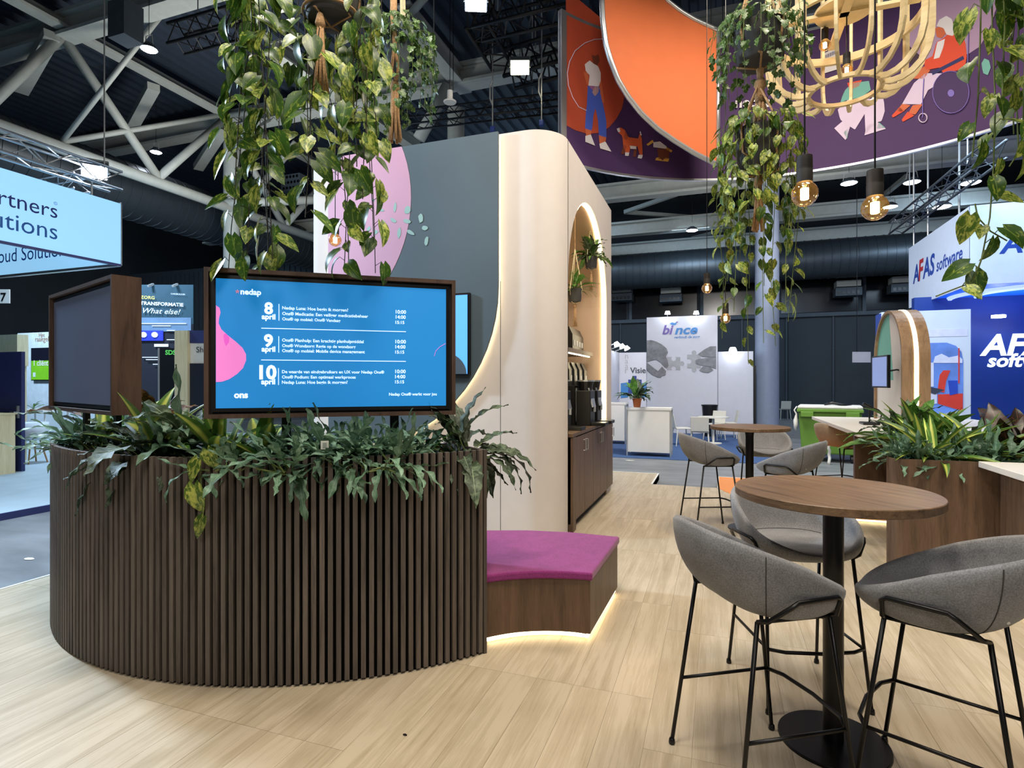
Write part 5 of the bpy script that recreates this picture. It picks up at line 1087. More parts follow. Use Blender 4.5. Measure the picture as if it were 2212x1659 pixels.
flood(PY(204, 371, 9.2), .36, .3, 'bright floodlight on truss above blue white sign', 'lamp_white', None)
for px, py, z, lab in [(322, 107, 8.7, 'high bay lamp at upper left below crossing roof tubes'), (337, 329, 8.7, 'high bay lamp at left in front of the spiral duct'), (308, 465, 8.7, 'farthest high bay lamp beside the blue white sign'), (1495, 498, 7.2, 'distant lamp left of the two tier hanging plant'), (1834, 396, 7.2, 'distant lamp between the two globe bulbs'), (1970, 394, 7.2, 'distant lamp right of the globe bulbs'), (1923, 447, 7.2, 'distant lamp touching the right globe bulb'), (2097, 395, 6.5, 'lamp behind right edge pothos'), (2035, 447, 6.2, 'lamp under the grey truss above software box')]:
    p = PZ(px, py, z); highbay(p, .17 if px < 400 else .22, lab)
t = thing('pendant_speaker', PY(972, 219, 9.5), 'white round pendant fixture on cables above slate panel', 'fixture'); p = PY(972, 222, 9.5)
MB().lathe([(0, 0), (.10, 0), (.11, .02), (.05, .06), (.045, .2), (0, .2)], p, 20).build('housing', 'trim_white', t, auto=40); MB().tube([p + V((0, 0, .2)), V((p.x, p.y, 10.62))], .006, 5).build('cable', 'black_steel', t); MB().tube([p + V((.06, 0, .2)), V((p.x + .06, p.y, 10.62))], .006, 5).build('cable', 'black_steel', t)
for px, lab in [(1064, 'chain hoist with blue hook block above the cream corner, left one'), (1170, 'chain hoist with blue hook block above the cream corner, right one')]:
    p = PZ(px, 285 if px < 1100 else 272, 6.2); t = thing('chain_hoist', p, lab, 'hoist', 'chain hoists'); plain('hoist_blue', '27408a', .5) if 'hoist_blue' not in MATS else 0
    MB().box(p + V((-.04, -.04, 0)), p + V((.04, .04, .1))).build('hook_block', 'hoist_blue', t, bevel=.01); MB().tube([p + V((0, 0, .1)), V((p.x, p.y, 10.62))], .012, 5).build('chain', 'steel_grey', t); MB().tube([p + V((0, 0, .5)), p + V((-.05, 0, .62)), p + V((-.05, 0, .85)), p + V((0, 0, .95))], .016, 6).build('steel_loop', 'steel_grey', t)
p = PZ(272, 50, 8.6); t = thing('roof_speaker', p, 'grey box loudspeaker hung beneath roof at upper left', 'loudspeaker'); MB().box(p + V((-.22, -.2, -.35)), p + V((.22, .2, .35))).build('cabinet', 'paint_dark', t); MB().tube([p, V((p.x, p.y, 10.62))], .02, 5).build('bracket', 'paint_dark', t)
# ================================================================ partner sign, left
emis('sign_painted_light', '93caee', .72); plain('sign_ink', '2a3f8a', .6); plain('sign_ink_blue', '2f6fc0', .6); plain('sign_edge', '4a4f86', .5)  # sign face emission imitates lamplight falling on its fabric
SX = -9.26; SY = 6.66; z0, z1 = 3.52, 4.52
sg = thing('hanging_sign', (SX, SY - 2, z0), 'floodlit blue white hanging sign box reading partners solutions', 'sign')
MB().box((SX - .05, 0.5, z0), (SX, SY, z1)).build('front_panel', 'sign_painted_light', sg); MB().box((-15.5, SY - .05, z0 + .0), (SX - .05, SY, z1)).build('rear_panel', 'sign_painted_light', sg)
MB().box((SX - .06, .5, z0 - .03), (SX + .01, SY + .01, z0)).build('bottom_rail', 'sign_edge', sg); MB().box((SX - .06, SY - .0, z0 - .02), (SX + .012, SY + .02, z1 + .02)).build('corner_rail', 'alu', sg); MB().box((-15.5, SY - .06, z0 - .04), (SX, SY + .01, z0)).build('bottom_rail', 'alu', sg)
for y in (1.5, 6.2): MB().tube([(SX, y, z1), (SX, y, 4.75)], .015, 5).build('hanger', 'steel_grey', sg)
def onx(px, py): q = PHX(px, py, SX + .003); return q
def ony(px, py): q = PHY(px, py, SY - .053); return q
for tx, pa, pb, yb, mt in (('Partners', -60, 124, 472, 'sign_ink'), ('Solutions', -105, 124, 518, 'sign_ink_blue')):
    a, b = onx(pa, yb), onx(pb, yb); a.z = b.z; text(tx, a, (0, 1, 0), (0, 0, 1), b.y - a.y, mt, sg)
a, b = onx(116, 442), onx(124, 442); text('©', a, (0, 1, 0), (0, 0, 1), b.y - a.y, 'sign_ink_blue', sg)
a, b = ony(-28, 569), ony(152, 562); text('Cloud Solutions', V((a.x, a.y, ony(0, 568).z)), (1, 0, 0), (0, 0, 1), b.x - a.x, 'sign_ink_blue', sg)
# ================================================================ left stand
plain('pale_carpet', 'a9bcc6', .9, var=.06, scale=3); plain('navy_board', '262f63', .6); plain('stand_white', 'c9d6de', .7); plain('screen_green_b', '5c9a20', .4, emit=.6); plain('screen_dark_b', '141522', .3, emit=.1)
o = MB().box((-18, 1.0, -.099), (-8.15, 14, -.02)).build('floor_stand', 'pale_carpet'); tag(o, kind='structure'); MB().box((-8.15, 1.0, -.099), (-8.12, 14, -.015)).build('edge_trim', 'navy_board', o)
b = PHY(46, 1020, 6.6); dr = thing('cabin_door', (b.x - .4, 6.6, -.02), 'navy blue door with steel handle at left picture edge', 'door'); 
MB().box((b.x - 1.0, 6.6, -.02), (b.x, 6.66, 2.12)).build('leaf_panel', 'navy_board', dr); q = PHY(38, 890, 6.58); MB().box(q + V((-.02, -.01, -.11)), q + V((.02, .02, .11))).build('lock_plate', 'alu', dr); MB().tube([q, q + V((0, -.05, 0)), q + V((-.12, -.05, 0))], .01, 6).build('handle', 'alu', dr)
q = PHY(33, 895, 6.45); t = thing('plywood_counter', (q.x - .5, 6.2, -.02), 'pale plywood counter front before the navy door', 'counter'); MB().box((q.x - 1.2, 6.2, -.02), (q.x, 6.45, q.z)).build('body', 'pine', t); MB().box((q.x - 1.22, 6.18, q.z), (q.x + .02, 6.47, q.z + .025)).build('top', 'pine', t)
q = PHY(37, 722, 7.4); o = MB().box((q.x - .9, 7.4, 1.9), (q.x, 7.6, q.z)).build('pine_beam', 'pine'); tag(o, 'pale pine beam end above the navy door', 'beam'); MB().box((q.x - .12, 7.42, -.02), (q.x - .02, 7.58, 1.9)).build('post', 'pine', o).location = -org(o) + org(o)
c = PZ(-8, 1010, -.02); t = thing('armchair', c, 'rounded navy armchair cut off at left picture edge', 'chair'); MB().lathe([(.0, .3), (.26, .3), (.3, .36), (.31, .7), (.28, .86), (.24, .86), (.22, .5), (0, .46)], c, 20).build('tub', 'navy_board', t, smooth=True)
for k in range(4): a = k * math.pi / 2 + .6; MB().tube([c + V((.18 * math.cos(a), .18 * math.sin(a), .31)), c + V((.24 * math.cos(a), .24 * math.sin(a), 0))], .012, 6).build('leg', 'alu', t)
a = PHY(38, 720, 12.2); b = PHY(300, 900, 12.2); o = MB().box((a.x, 12.2, -.02), (b.x - 1.5, 12.3, a.z)).build('stand_wall', 'stand_white'); tag(o, 'white stand wall with green screen behind dark screen', 'wall panel')
text('Het', ony(0, 0) * 0 + PHY(84, 728, 12.19), (1, 0, 0), (0, 0, 1), .28, 'jute', o); text('raakgebied', PHY(76, 738, 12.19), (1, 0, 0), (0, 0, 1), 1.0, 'jute', o)
a, b = PHY(67, 752, 12.1), PHY(140, 822, 12.1); t = thing('television', (a.x + .4, 12.1, b.z), 'wall television with green picture left of the dark screen', 'television'); MB().box((a.x, 12.1, b.z), (b.x, 12.18, a.z)).build('bezel', 'black_plastic', t)
MB().box((a.x + .03, 12.09, b.z + .03), (b.x - .03, 12.1, b.z + .03 + (a.z - b.z) * .58)).build('green_field', 'screen_green_b', t); MB().box((a.x + .03, 12.09, b.z + .03 + (a.z - b.z) * .58), (b.x - .03, 12.1, a.z - .03)).build('dark_band', 'screen_dark_b', t); text('1 cliënt', PHY(73, 790, 12.08), (1, 0, 0), (0, 0, 1), .7, 'tag_white', t, bold=.02)
MB().box((a.x + .12, 12.085, b.z + .12), (a.x + .24, 12.09, b.z + .26)).build('round_icon', 'stand_white', t)
q = PHY(48, 809, 12.18); o = MB().tube([q, q - V((0, .02, 0))], .09, 16).build('pie_sticker', 'sign_ink_blue'); tag(o, 'small round blue sticker on white stand wall', 'sticker')
c = PZ(92, 968, -.02); t = thing('white_table', c, 'white table of left stand with flower vase', 'table'); MB().box(c + V((-.8, -.35, .90)), c + V((.6, .35, .94))).build('top', 'laminate_white', t)
for sx in (-.7, .5):
    for sy in (-.25, .25): MB().tube([c + V((sx, sy, 0)), c + V((sx, sy, .9))], .02, 6).build('leg', 'laminate_white', t)
rosette('table_flowers', c + V((-.35, 0, .94)), 'small flower vase on the left stand table', 'flowers', ['spear'], 10, (.12, .22), (5, 60), None, None, .01)
c = PZ(70, 1000, -.02); t = thing('shell_chair', c, 'pale shell chair with wooden legs at left stand', 'chair'); MB().lathe([(.0, .44), (.2, .45), (.25, .52), (.26, .8), (.24, .8), (.21, .55), (0, .5)], c, 18).build('shell', 'stand_white', t, smooth=True)
for k in range(4): a = k * math.pi / 2 + .8; MB().tube([c + V((.12 * math.cos(a), .12 * math.sin(a), .45)), c + V((.24 * math.cos(a), .24 * math.sin(a), 0))], .016, 6).build('leg', 'jute', t)
# hall number sign
q0, q1 = PY(-14, 625, 14), PY(20, 655, 14); t = thing('number_sign', q1, 'white square hall sign with number seven at far left', 'sign'); x = q1 - q0; x.z = 0; MB().obox(V((q0.x, q0.y, q1.z)), x, FW * .03, (0, 0, q0.z - q1.z)).build('plate', 'trim_white', t); text('7', PY(1, 650, 13.98), x, (0, 0, 1), .14, 'black_plastic', t, bold=.02); MB().tube([V((q0.x, q0.y, q0.z)), V((q0.x, q0.y, 10.6))], .01, 5).build('wire', 'black_steel', t)
# zorg poster wall
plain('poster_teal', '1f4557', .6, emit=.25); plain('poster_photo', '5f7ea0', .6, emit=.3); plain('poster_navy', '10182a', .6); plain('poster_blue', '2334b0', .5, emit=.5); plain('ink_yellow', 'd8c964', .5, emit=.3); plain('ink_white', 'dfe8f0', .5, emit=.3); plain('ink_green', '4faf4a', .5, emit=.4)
YA_, YB_ = 14.0, 14.5
def zp(px, py, d=0.0):
    t = (px - 285) / 132.0; return PY(px, py, YA_ + (YB_ - YA_) * t - d)
zw = thing('poster_wall', zp(350, 960), 'tall dark teal poster wall reading zorg transformatie what else', 'poster wall')
def zq(x0, y0, x1, y1, mat, name, d=.03): MB().prism([zp(x0, y1, d), zp(x1, y1, d), zp(x1, y0, d), zp(x0, y0, d)], FW * .02).build(name, mat, zw)
zq(250, 615, 417, 700, 'poster_teal', 'header', 0); zq(250, 700, 417, 960, 'poster_navy', 'board', 0); zq(250, 686, 412, 716, 'poster_photo', 'photo_strip', .03); zq(290, 714, 352, 736, 'poster_blue', 'blue_button', .05); zq(333, 743, 363, 749, 'ink_white', 'white_button', .05)
for px in (310, 334): MB().tube([zp(px, 723, .06), zp(px, 723, .08)], .07, 14).build('person_icon', 'ink_white', zw)
zr = zp(417, 640) - zp(285, 640); zr.z = 0
for tx, x0, x1, yb, mt, bo in (('ZORG', 303, 334, 645, 'ink_yellow', .02), ('TRANSFORMATIE', 303, 396, 658, 'ink_white', .025), ('What else!', 309, 390, 676, 'ink_white', 0), ('CAREBUILDER', 369, 400, 636, 'ink_white', 0)):
    a, b = zp(x0, yb, .06), zp(x1, yb, .06); text(tx, a, zr, (0, 0, 1), (b - a).length, mt, zw, bold=bo, shear=.35 if 'What' in tx else 0)
for (x0, x1, y) in ((303, 402, 698), (328, 368, 703), (360, 378, 713), (360, 378, 733), (307, 343, 771), (315, 343, 776), (330, 343, 786)): zq(x0, y, x1, y + 1.6, 'ink_white', 'text_line', .06)
for px in (320, 373): q = zp(px, 618, .15); MB().bar(q, q + V((0, 0, .08)) + FW * .2, .05, .05).build('spot_arm', 'steel_grey', zw)
a, b = PY(343, 752, 13.0), PY(380, 960, 13.0); t = thing('small_display', b, 'black display with green lettering right of zorg poster', 'display'); MB().obox(V((a.x, a.y, -.1)), RT * (b - a).dot(RT), FW * .05, (0, 0, a.z + .1)).build('body', 'black_plastic', t); MB().tube([V((a.x, a.y, -.1)), a], .02, 5).build('side_rail', 'alu', t); text('SDS', PY(357, 766, 12.98), RT, (0, 0, 1), .24, 'ink_green', t, bold=.03)
a, b = PY(377, 714, 11.5), PY(405, 960, 11.5); o = MB().obox(V((a.x, a.y, -.1)), RT * (b - a).dot(RT), FW * .25, (0, 0, a.z + .1)).build('pine_post', 'pine'); tag(o, 'pale pine post between zorg poster and schedule screen', 'post')
a, b = PY(405, 714, 11.6), PY(470, 960, 11.6); t = thing('info_board', V((a.x, a.y, -.1)), 'white board with navy header behind schedule screen edge', 'board'); MB().obox(V((a.x, a.y, -.1)), RT * (b - a).dot(RT), FW * .06, (0, 0, a.z + .1)).build('panel', 'tag_white', t); q = PY(405, 741, 11.58); MB().obox(V((q.x, q.y, q.z)), RT * (b - a).dot(RT), FW * .02, (0, 0, a.z - q.z)).build('header', 'navy_board', t); text('Share', PY(424, 761, 11.57), RT, (0, 0, 1), .36, 'black_plastic', t)
q = PY(410, 785, 11.58); MB().obox(V((q.x, q.y, .3)), RT * .4, FW * .02, (0, 0, q.z - .3)).build('dark_field', 'poster_navy', t)
# ================================================================ puzzle poster stand
plain('blue_carpet', '34507c', .95, var=.08, scale=5); plain('poster_white', 'c9cbd6', .6, var=.02); plain('bince_purple', '6a5aa0', .5); plain('bince_blue', '3b7fc0', .5); plain('hand_grey', '7d7f84', .7, var=.25, scale=8); plain('puzzle_grey', 'a6a8ad', .7)
HB2 = 19.4
o = MB().box((-6.5, 12.7, -.0995), (1.3, HB2, -.09)).build('floor_carpet', 'blue_carpet'); tag(o, kind='structure')
a, b = PHY(1397, 686, HB2), PHY(1550, 686, HB2); bp = thing('poster_wall', ((a.x + b.x) / 2, HB2, -.09), 'white poster wall with two hands joining puzzle pieces', 'poster wall'); MB().box((a.x, HB2, -.09), (b.x, HB2 + .06, a.z)).build('panel', 'poster_white', bp)
k_ = lambda L_: [PHY(1300 + x * .217, 640 + y * .217, HB2 - .012) for x, y in L_]
def flat(L_, mat, name): MB().prism([p - V((0, .02 if 'hand' in name else 0, 0)) for p in k_(L_)], (0, .008, 0)).build(name, mat, bp)
flat([(450, 440), (490, 436), (540, 450), (600, 480), (645, 520), (660, 560), (640, 600), (655, 640), (665, 690), (650, 715), (625, 705), (590, 660), (540, 630), (490, 640), (450, 655)], 'hand_grey', 'printed_hand'); flat([(450, 660), (500, 700), (560, 745), (600, 700), (640, 745), (635, 785), (600, 792), (590, 808), (560, 808), (500, 780), (450, 735)], 'hand_grey', 'printed_hand')
flat([(1138, 498), (1080, 498), (1020, 530), (955, 578), (1000, 600), (1060, 605), (1138, 600)], 'hand_grey', 'printed_hand'); flat([(1138, 605), (1060, 612), (960, 625), (930, 640), (935, 672), (1000, 690), (1080, 700), (1138, 725)], 'hand_grey', 'printed_hand'); flat([(1005, 700), (970, 735), (1000, 755), (1060, 762), (1110, 735), (1080, 702)], 'hand_grey', 'printed_hand')
def piece(cx, cy, s, tabs):
    P = []; dirs = [(0, -1), (1, 0), (0, 1), (-1, 0)]; cor = [(-1, -1), (1, -1), (1, 1), (-1, 1)]
    for i in range(4):
        c0, c1 = cor[i], cor[(i + 1) % 4]; P.append((cx + c0[0] * s, cy + c0[1] * s)); d = dirs[i]; tv = tabs[i]
        if tv:
            mx, my = (c0[0] + c1[0]) / 2 * s, (c0[1] + c1[1]) / 2 * s; ex, ey = (c1[0] - c0[0]) / 2, (c1[1] - c0[1]) / 2
            for t in range(9):
                a = math.pi * (1.25 - t * 1.5 / 8) - 0; u, v = math.cos(a) * .36 * s, (math.sin(a) + .7) * .36 * s * tv; P.append((cx + mx + ex * u + d[0] * v, cy + my + ey * u + d[1] * v))
    return P
flat(piece(715, 670, 66, (-1, 1, -1, 0)), 'puzzle_grey', 'printed_puzzle'); flat(piece(918, 648, 68, (1, 0, 1, -1)), 'puzzle_grey', 'printed_puzzle')
for tx, x0, x1, yb, mt, sh, bo in (('bi', 602, 714, 378, 'bince_purple', .25, .03), ('nce', 726, 955, 378, 'bince_blue', .25, .03), ('verbindt de zorg', 722, 978, 420, 'bince_blue', .25, .02)):
    a, b = k_([(x0, yb)])[0], k_([(x1, yb)])[0]; text(tx, a, (1, 0, 0), (0, 0, 1), b.x - a.x, mt, bp, shear=sh, bold=bo, height=.42 if len(tx) < 4 else None)
flat([(675, 272), (700, 258), (725, 268), (750, 255), (735, 285), (705, 288)], 'bince_blue', 'logo_bird'); flat([(732, 255), (760, 252), (755, 262)], 'bince_purple', 'logo_bird')
for px in (1442, 1504):
    q = PHY(px, 682, HB2 - .2); MB().tube([PHY(px, 684, HB2 + .03), q + V((0, 0, .12))], .012, 5).build('lamp_arm', 'steel_grey', bp); MB().lathe([(0, -.05), (.09, -.05), (.06, .05), (0, .05)], q + V((0, 0, .1)), 12).build('lamp_head', 'lamp_white', bp)
def panel(x0, x1, ytop, hy, mat, name, label, cat):
    a, b = PHY(x0, ytop, hy), PHY(x1, ytop, hy); o = MB().box((a.x, hy, -.09), (b.x, hy + .05, a.z)).build(name, mat); return tag(o, label, cat)
o = panel(1551, 1627, 760, HB2 + .02, 'poster_white', 'partition_wall', 'blank white stand panel between puzzle poster and grey column', 'panel'); q = PHY(1583, 754, HB2 - .1); MB().lathe([(0, -.06), (.12, -.06), (.08, .05), (0, .05)], q, 12).build('lamp_head', 'lamp_white', o)
MB().box((PHY(1628, 800, HB2).x, HB2, -.09), (PHY(1633, 800, HB2).x, HB2 + .08, PHY(1628, 790, HB2).z)).build('end_post', 'black_plastic', o)
o = panel(1338, 1396, 762, HB2 - 1.2, 'poster_white', 'partition_wall', 'white panel lettered visie with blue puzzle figure', 'panel'); a, b = PHY(1361, 806, HB2 - 1.21), PHY(1395, 806, HB2 - 1.21); text('Visie', a, (1, 0, 0), (0, 0, 1), b.x - a.x, 'paint_dark', o, bold=.02)
for L_, mt in (([(1357, 820), (1366, 820), (1366, 812), (1375, 812), (1375, 820), (1386, 820), (1386, 850), (1357, 850)], 'sign_ink'), ([(1341, 828), (1357, 826), (1357, 858), (1341, 860)], 'bince_blue'), ([(1386, 828), (1396, 826), (1396, 858), (1386, 858)], 'bince_blue')): MB().prism([PHY(x, y, HB2 - 1.215) for x, y in L_], (0, .01, 0)).build('printed_puzzle', mt, o)
for i, ch_ in enumerate('naar'): text(ch_, PHY(1350, 775 + i * 10.5, HB2 - 1.21), (1, 0, 0), (0, 0, 1), .1, 'puzzle_grey', o)
a = PHY(1338, 762, HB2 - 1.2); o = MB().box((a.x - .06, 14.8, -.09), (a.x, HB2 - 1.2, a.z)).build('partition_wall', 'poster_white'); tag(o, 'white side panel of puzzle stand beside arched niche', 'panel')
for k, y in enumerate((15.4, 16.3, 17.2)):
    t = MB().tube([(a.x, y, a.z - .02), (a.x + .35, y, a.z + .12)], .015, 6).build('spot_arm', 'steel_grey', o); MB().tube([(a.x + .35, y, a.z + .14), (a.x + .4, y, a.z + .04)], [.05, .09], 10).build('spot_head', 'lamp_white', o)
def counter(x0, x1, yb, ht, label, depth=.5):
    p = PZ(x0, yb, -.09); hy = p.y; q = PHY(x1, yb, hy); t = thing('stand_counter', (p.x, hy, -.09), label, 'counter', 'white stand counters')
    MB().box((p.x + .03, hy + .01, .0), (q.x - .03, hy + depth, ht - .05)).build('panel', 'laminate_white', t); MB().box((p.x, hy, ht - .05), (q.x, hy + depth, ht)).build('top', 'laminate_white', t)
    for xx in (p.x, q.x - .03):
        for yy in (hy, hy + depth - .03): MB().box((xx, yy, -.09), (xx + .03, yy + .03, ht - .05)).build('corner_post', 'alu', t)
    return p, q, hy
p, q, hy = counter(1353, 1450, 984, 1.0, 'white stand counter with potted plant before puzzle poster')
pp = V((PHY(1376, 880, hy + .25).x, hy + .25, 1.0)); t = rosette('potted_plant', pp + V((0, 0, .18)), 'dark leaved plant in terracotta pot on white counter', 'potted plant', ['wavy', 'spear'], 30, (.25, .5), (5, 75), None, None, .03, sx=1.4); MB().lathe([(0, 0), (.075, 0), (.1, .17), (.11, .17), (.11, .2), (.09, .2), (0, .18)], pp, 18).build('pot', 'terracotta', t, auto=40)
counter(1305, 1352, 958, 1.02, 'taller white stand counter partly hidden by arched niche')
def white_chair(p, rz, label):
    t = thing('white_chair', p, label, 'chair', 'white stacking chairs', rotz=rz); ORG[t.name] = V((0, 0, 0)); s = MB().box((-.21, -.2, .44), (.21, .2, .47)).build('seat', 'chair_white', t, bevel=.01)
    m = MB(); m.obox((-.21, -.21, .47), (.42, 0, 0), (0, -.02, 0), (0, -.07, .36)); m.build('backrest', 'chair_white', t, bevel=.012)
    for sx in (-1, 1):
        for sy in (-1, 1): MB().tube([(sx * .19, sy * .17, .44), (sx * .22, sy * .22, 0)], [.018, .012], 6).build('leg', 'chair_white', t)
plain('chair_white', 'd3cfc2', .5, var=.02)
for px, py, rz, lab in [(1473, 962, -1.2, 'white chair beside the stand counter, facing right'), (1512, 972, 0.0, 'white chair nearest, back to camera, at puzzle stand'), (1543, 950, 2.6, 'white chair right of small white table, facing camera'), (1572, 946, 1.7, 'rightmost white chair of the puzzle stand'), (1694, 906, .2, 'lone white chair standing right of the grey column')]:
    p = PZ(px, py, -.09); white_chair(p, rz, lab)
p = PZ(1541, 958, -.09); t = thing('white_table', p, 'small round white table among white chairs', 'table'); MB().lathe([(0, .7), (.4, .7), (.4, .73), (0, .73)], p, 28).build('top', 'chair_white', t, auto=40); MB().tube([p + V((0, 0, .0)), p + V((0, 0, .7))], .03, 8).build('stem', 'chair_white', t); MB().lathe([(0, 0), (.22, 0), (.22, .02), (0, .03)], p, 20).build('foot', 'chair_white', t)
p = PHY(1533, 905, 18.6); t = thing('waste_bin', (p.x, p.y, -.09), 'black plastic waste bin before puzzle poster wall', 'bin'); MB().lathe([(.0, 0), (.17, 0), (.23, .93), (.25, .93), (.25, .97), (.21, .97), (.2, .9), (0, .05)], (p.x, p.y, -.09), 20).build('bucket', 'black_plastic', t, auto=40)
# green waste container
plain('bin_green', '608a33', .45, var=.05); plain('lid_white', 'd6d6cf', .5)
c = PZ(1792, 1000, -.1); Yc = c.dot(FW); gy = V((c.x, c.y, 0)).normalized(); gx = V((gy.y, -gy.x, 0)); w = (1858 - 1732) / F * Yc; t = thing('waste_container', c, 'wheeled green waste container with white lid', 'container'); hgt_ = (1000 - 868) / F * Yc - .12
o0 = c - gx * w / 2 + V((0, 0, .17)); m = MB(); bw = w * .86; tw_ = w
vs = [c + gx * (sx * bw / 2) + gy * (.05 if sy < 0 else .85) + V((0, 0, .17)) for sx, sy in ((-1, -1), (1, -1), (1, 1), (-1, 1))] + [c + gx * (sx * tw_ * .48) + gy * (-.05 if sy < 0 else .95) + V((0, 0, hgt_ - .08)) for sx, sy in ((-1, -1), (1, -1), (1, 1), (-1, 1))]
m.add(vs, [(0, 3, 2, 1), (4, 5, 6, 7), (0, 1, 5, 4), (1, 2, 6, 5), (2, 3, 7, 6), (3, 0, 4, 7)]); m.build('body', 'bin_green', t, bevel=.03)
MB().obox(c - gx * tw_ / 2 - gy * .1 + V((0, 0, hgt_ - .1)), gx * tw_, gy * 1.1, (0, 0, .07)).build('rim', 'bin_green', t, bevel=.015); MB().obox(c - gx * tw_ * .49 - gy * .08 + V((0, 0, hgt_ - .03)), gx * tw_ * .98, gy * 1.06, (0, 0, .06)).build('lid', 'lid_white', t, bevel=.02)
for s in (-1, 1): MB().obox(c + gx * (s * tw_ * .34 - .12) - gy * .12 + V((0, 0, hgt_ - .2)), gx * .24, gy * .06, (0, 0, .11)).build('lift_lug', 'bin_green', t, bevel=.01)
for s in (-1, 1):
    for d_ in (.15, .75): q = c + gx * (s * bw * .4) + gy * d_; MB().tube([q + V((0, 0, .09)) - gx * .03, q + V((0, 0, .09)) + gx * .03], .09, 14).build('wheel', 'black_plastic', t)
q = c - gy * .03 + V((0, 0, hgt_ * .72)); MB().obox(q - gx * .07 + V((0, 0, -.03)), gx * .14, gy * .08, (0, 0, .2)).build('latch', 'black_plastic', t, bevel=.01); MB().obox(q - gx * .2 + V((0, 0, -.08)), gx * .4, gy * .09, (0, 0, .11)).build('latch_handle', 'black_plastic', t, bevel=.03)
random.seed(2)
for k, (px, py, lab) in enumerate([(1725, 900, 'crumpled white tape hanging from left side of green container'), (1792, 985, 'strip of white packing tape hanging below green container')]):
    p = PY(px, py, Yc - .25) if k else c - gx * (tw_ / 2 + .03) + V((0, 0, hgt_ - .32)); m = MB(); L_ = [p + V((random.uniform(-.03, .03), random.uniform(-.03, .03), .33 - i * .075)) for i in range(8)]; m.tube(L_, [.012, .014, .02, .03, .05, .045, .03, .015] if k == 0 else .03, 6); o = m.build('packing_tape', 'lid_white', smooth=True); tag(o, lab, 'tape')
p = c + gx * -.1 + gy * .3 + V((0, 0, hgt_ + .03)); m = MB(); m.tube([p + V((0, 0, .02)), p + gx * .15 + V((0, 0, .06)), p + gx * .35 + V((0, 0, .02)), p + gx * .5 + gy * .1 + V((0, 0, .03))], [.02, .04, .03, .02], 6); tag(m.build('cable_bundle', 'black_plastic', smooth=True), 'dark cable bundle lying on the white container lid', 'cable')
# ================================================================ software stand, right
plain('afas_white', 'c3d2ea', .5, var=.02, emit=.12); emis('afas_led', '0f4fe0', .9); emis('afas_ring', '9fb4ff', 1.2); plain('afas_blue', '16398c', .5, var=.05, emit=.05); plain('afas_ink', '2348a8', .5); plain('afas_red', 'b3262f', .5)
ax, ay, bz0, bz1 = 4.565, 13.22, 3.44, 4.95; t = thing('hanging_sign', (ax + 2, ay + 1.8, bz0), 'white hanging box sign reading afas software with blue underside', 'sign')
MB().box((ax, ay + .01, bz0), (ax + .04, 16.92, bz1)).build('side_panel', 'afas_white', t); MB().box((ax, ay, bz0), (11.0, ay + .04, bz1)).build('front_panel', 'afas_white', t); MB().box((ax + .04, ay + .04, bz0 + .02), (11, 16.9, bz0 + .05)).build('led_ceiling', 'afas_led', t)
cc = V((ax + 1.9, ay + 1.75, bz0 + .01)); MB().tube([cc + V((1.6 * math.cos(a), 1.5 * math.sin(a), 0)) for a in [2 * math.pi * i / 48 for i in range(48)]], .06, 6, closed=True).build('light_ring', 'afas_ring', t); MB().tube([cc + V((1.15 * math.cos(a), 1.05 * math.sin(a), 0)) for a in [2 * math.pi * i / 48 for i in range(48)]], .03, 6, closed=True).build('light_ring', 'afas_ring', t)
for y in (13.8, 15.6, 16.6): MB().tube([(ax + .02, y, bz1), (ax + .02, y, 10.6)], .02, 6).build('chain', 'steel_grey', t)
def sx_(px, py): return PHX(px, py, ax - .004)
a, b = sx_(1972, 612), sx_(2079, 560); kk = (b.y - a.y); zt = sx_(1985, 606).z
text('A', V((a.x, a.y, zt)), (0, -1, 0), (0, 0, 1), abs(kk) * .15, 'afas_ink', t, bold=.03, shear=.15); text('F', V((a.x, a.y + kk * .135, zt)), (0, -1, 0), (0, 0, 1), abs(kk) * .12, 'afas_red', t, bold=.03, shear=.15); text('AS', V((a.x, a.y + kk * .235, zt)), (0, -1, 0), (0, 0, 1), abs(kk) * .26, 'afas_ink', t, bold=.03, shear=.15); text('software', V((a.x, a.y + kk * .53, zt)), (0, -1, 0), (0, 0, 1), abs(kk) * .47, 'afas_ink', t, bold=.015, shear=.15)
a = PHY(2158, 547, ay - .004); text('A', a, (1, 0, 0), (0, 0, 1), .36, 'afas_ink', t, bold=.03, shear=.2); text('F', a + V((.40, 0, 0)), (1, 0, 0), (0, 0, 1), .30, 'afas_red', t, bold=.03, shear=.2)
wx0, wx1 = PHY(1905, 672, 13.4).x, PHY(2097, 668, 13.4).x; wz = PHY(2000, 671, 13.4).z
t = thing('stand_wall', ((wx0 + wx1) / 2, 13.4, -.09), 'white stand wall with arched picture of loading dock', 'wall panel'); MB().box((wx0, 13.4, -.1), (wx1, 13.6, wz)).build('panel', 'afas_white', t)
o = MB().box((wx0 - .02, 13.45, -.1), (wx0, 13.8, wz - .02)).build('side_panel', 'afas_blue', t)
plain('pic_sky', '5a7fd0', .6, var=.3, scale=1.6, emit=.3); plain('pic_red', 'c23a30', .6, emit=.15); plain('pic_blue', '2145b8', .6, emit=.15); plain('pic_white', 'bfc8e6', .6, emit=.2); plain('pic_grey', '3b4258', .6)
def fp(L_, mat, name, d): MB().prism([PHY(x, y, 13.4 - d) for x, y in L_], (0, .004, 0)).build(name, mat, t)
fp([(1997, 900), (1997, 741), (2045, 740), (2065, 747), (2077, 760), (2081, 780), (2081, 885)], 'pic_sky', 'picture_sky', .006); fp([(1997, 742 - 30), (2090, 712 - 2), (2090, 726), (1997, 728)], 'pic_white', 'picture_band', .006)
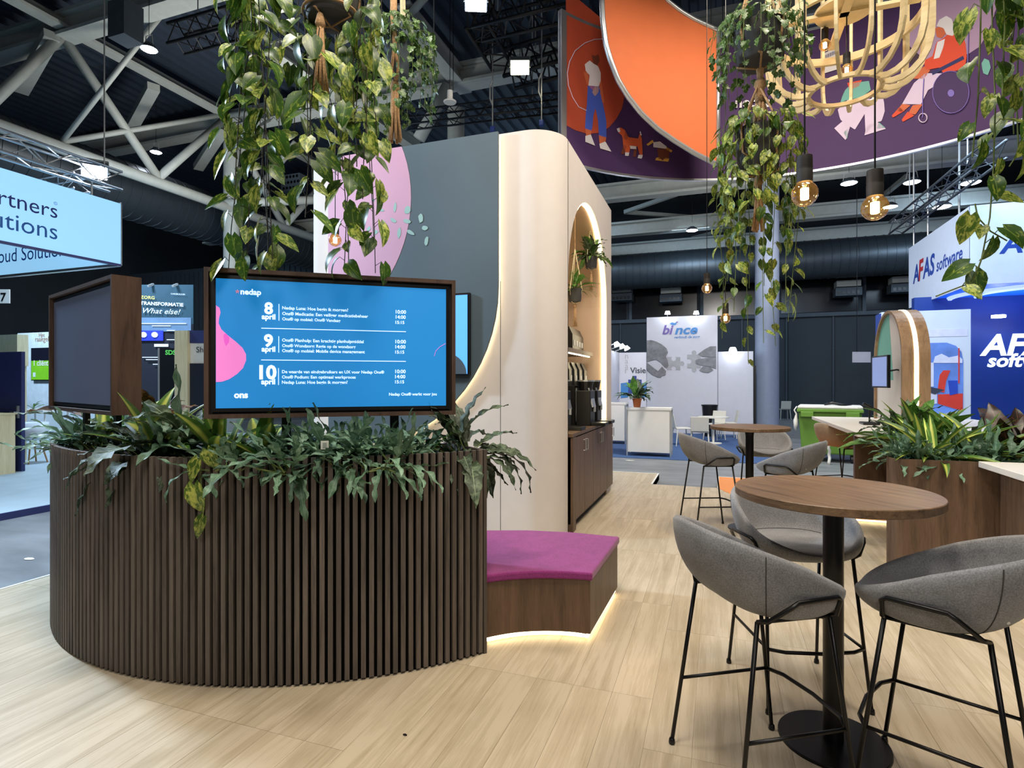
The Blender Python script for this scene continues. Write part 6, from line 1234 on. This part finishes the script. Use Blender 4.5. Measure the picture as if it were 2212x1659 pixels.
fp([(2020, 770), (2034, 764), (2050, 772), (2070, 768), (2079, 776), (2079, 784), (2016, 784)], 'pic_white', 'picture_cloud', .012); fp([(2025, 845), (2030, 810), (2038, 800), (2053, 800), (2044, 822), (2040, 848)], 'pic_red', 'picture_chute', .018); fp([(2048, 822), (2069, 822), (2069, 850), (2052, 854)], 'pic_blue', 'picture_crate', .018); fp([(2070, 752), (2073, 752), (2073, 828), (2070, 828)], 'pic_red', 'picture_mast', .018)
fp([(2026, 852), (2080, 850), (2080, 888), (2026, 872)], 'pic_red', 'picture_crate', .014); fp([(1998, 828), (2010, 836), (2040, 842), (2020, 852), (1998, 845)], 'pic_grey', 'picture_robot_arm', .02); fp([(1998, 848), (2024, 846), (2024, 872), (1998, 874)], 'pic_white', 'picture_crate', .014); fp([(1999, 785), (2017, 783), (2017, 835), (1999, 836)], 'pic_white', 'picture_tower', .012)
t2_ = thing('stand_wall', (7.5, 15.3, -.09), 'deep blue stand wall with white afas software letters', 'wall panel'); MB().box((wx1 - .4, 15.3, -.1), (13, 15.5, 3.5)).build('panel', 'afas_blue', t2_)
emis('letter_glow', 'd8e8ff', .9)
a = PHY(2116, 767, 15.28); text('AFAS', a, (1, 0, 0), (0, 0, 1), 1.55, 'letter_glow', t2_, bold=.03, shear=.22); a = PHY(2132, 792, 15.28); text('software', a, (1, 0, 0), (0, 0, 1), 1.42, 'letter_glow', t2_, bold=.03, shear=.22)
for px in (2157, 2230): q = PHY(px, 684, 14.5); o = MB().lathe([(0, -.02), (.12, -.02), (.12, .03), (0, .03)], q, 14).build('downlight', 'lamp_white', t2_)
q0, q1 = PY(1843, 760, 17.5), PY(1881, 783, 17.5); o = MB().obox(V((q0.x, q0.y, q1.z)), RT * (q1 - q0).dot(RT), FW * .05, (0, 0, q0.z - q1.z)).build('shop_sign', 'poster_white'); tag(o, 'small white rectangular sign left of blue stand wall', 'sign'); MB().tube([V((q0.x + .1, q0.y, q0.z)), V((q0.x + .1, q0.y, 10.6))], .01, 5).build('wire', 'black_steel', o)
# hall clutter: scraps on the concrete
for k, (px, py, s, lab) in enumerate([(64, 1208, .07, 'white paper scrap on grey hall floor left of planter'), (1360, 995, .12, 'white paper scrap on hall floor before the blue carpet'), (1325, 1109, .02, 'tiny white scrap on wooden floor beside sideboard'), (875, 1589, .012, 'dark speck on wooden floor in front of planter')]):
    p = PZ(px, py, -.1 if k < 2 else 0.0); P = [p + V((s * random.uniform(.6, 1) * math.cos(i * .9), s * .5 * random.uniform(.6, 1) * math.sin(i * .9), .002)) for i in range(7)]; tag(MB().prism(P, (0, 0, .004)).build('paper_scrap', 'tag_white' if k < 3 else 'black_plastic'), lab, 'scrap')
finish_text()
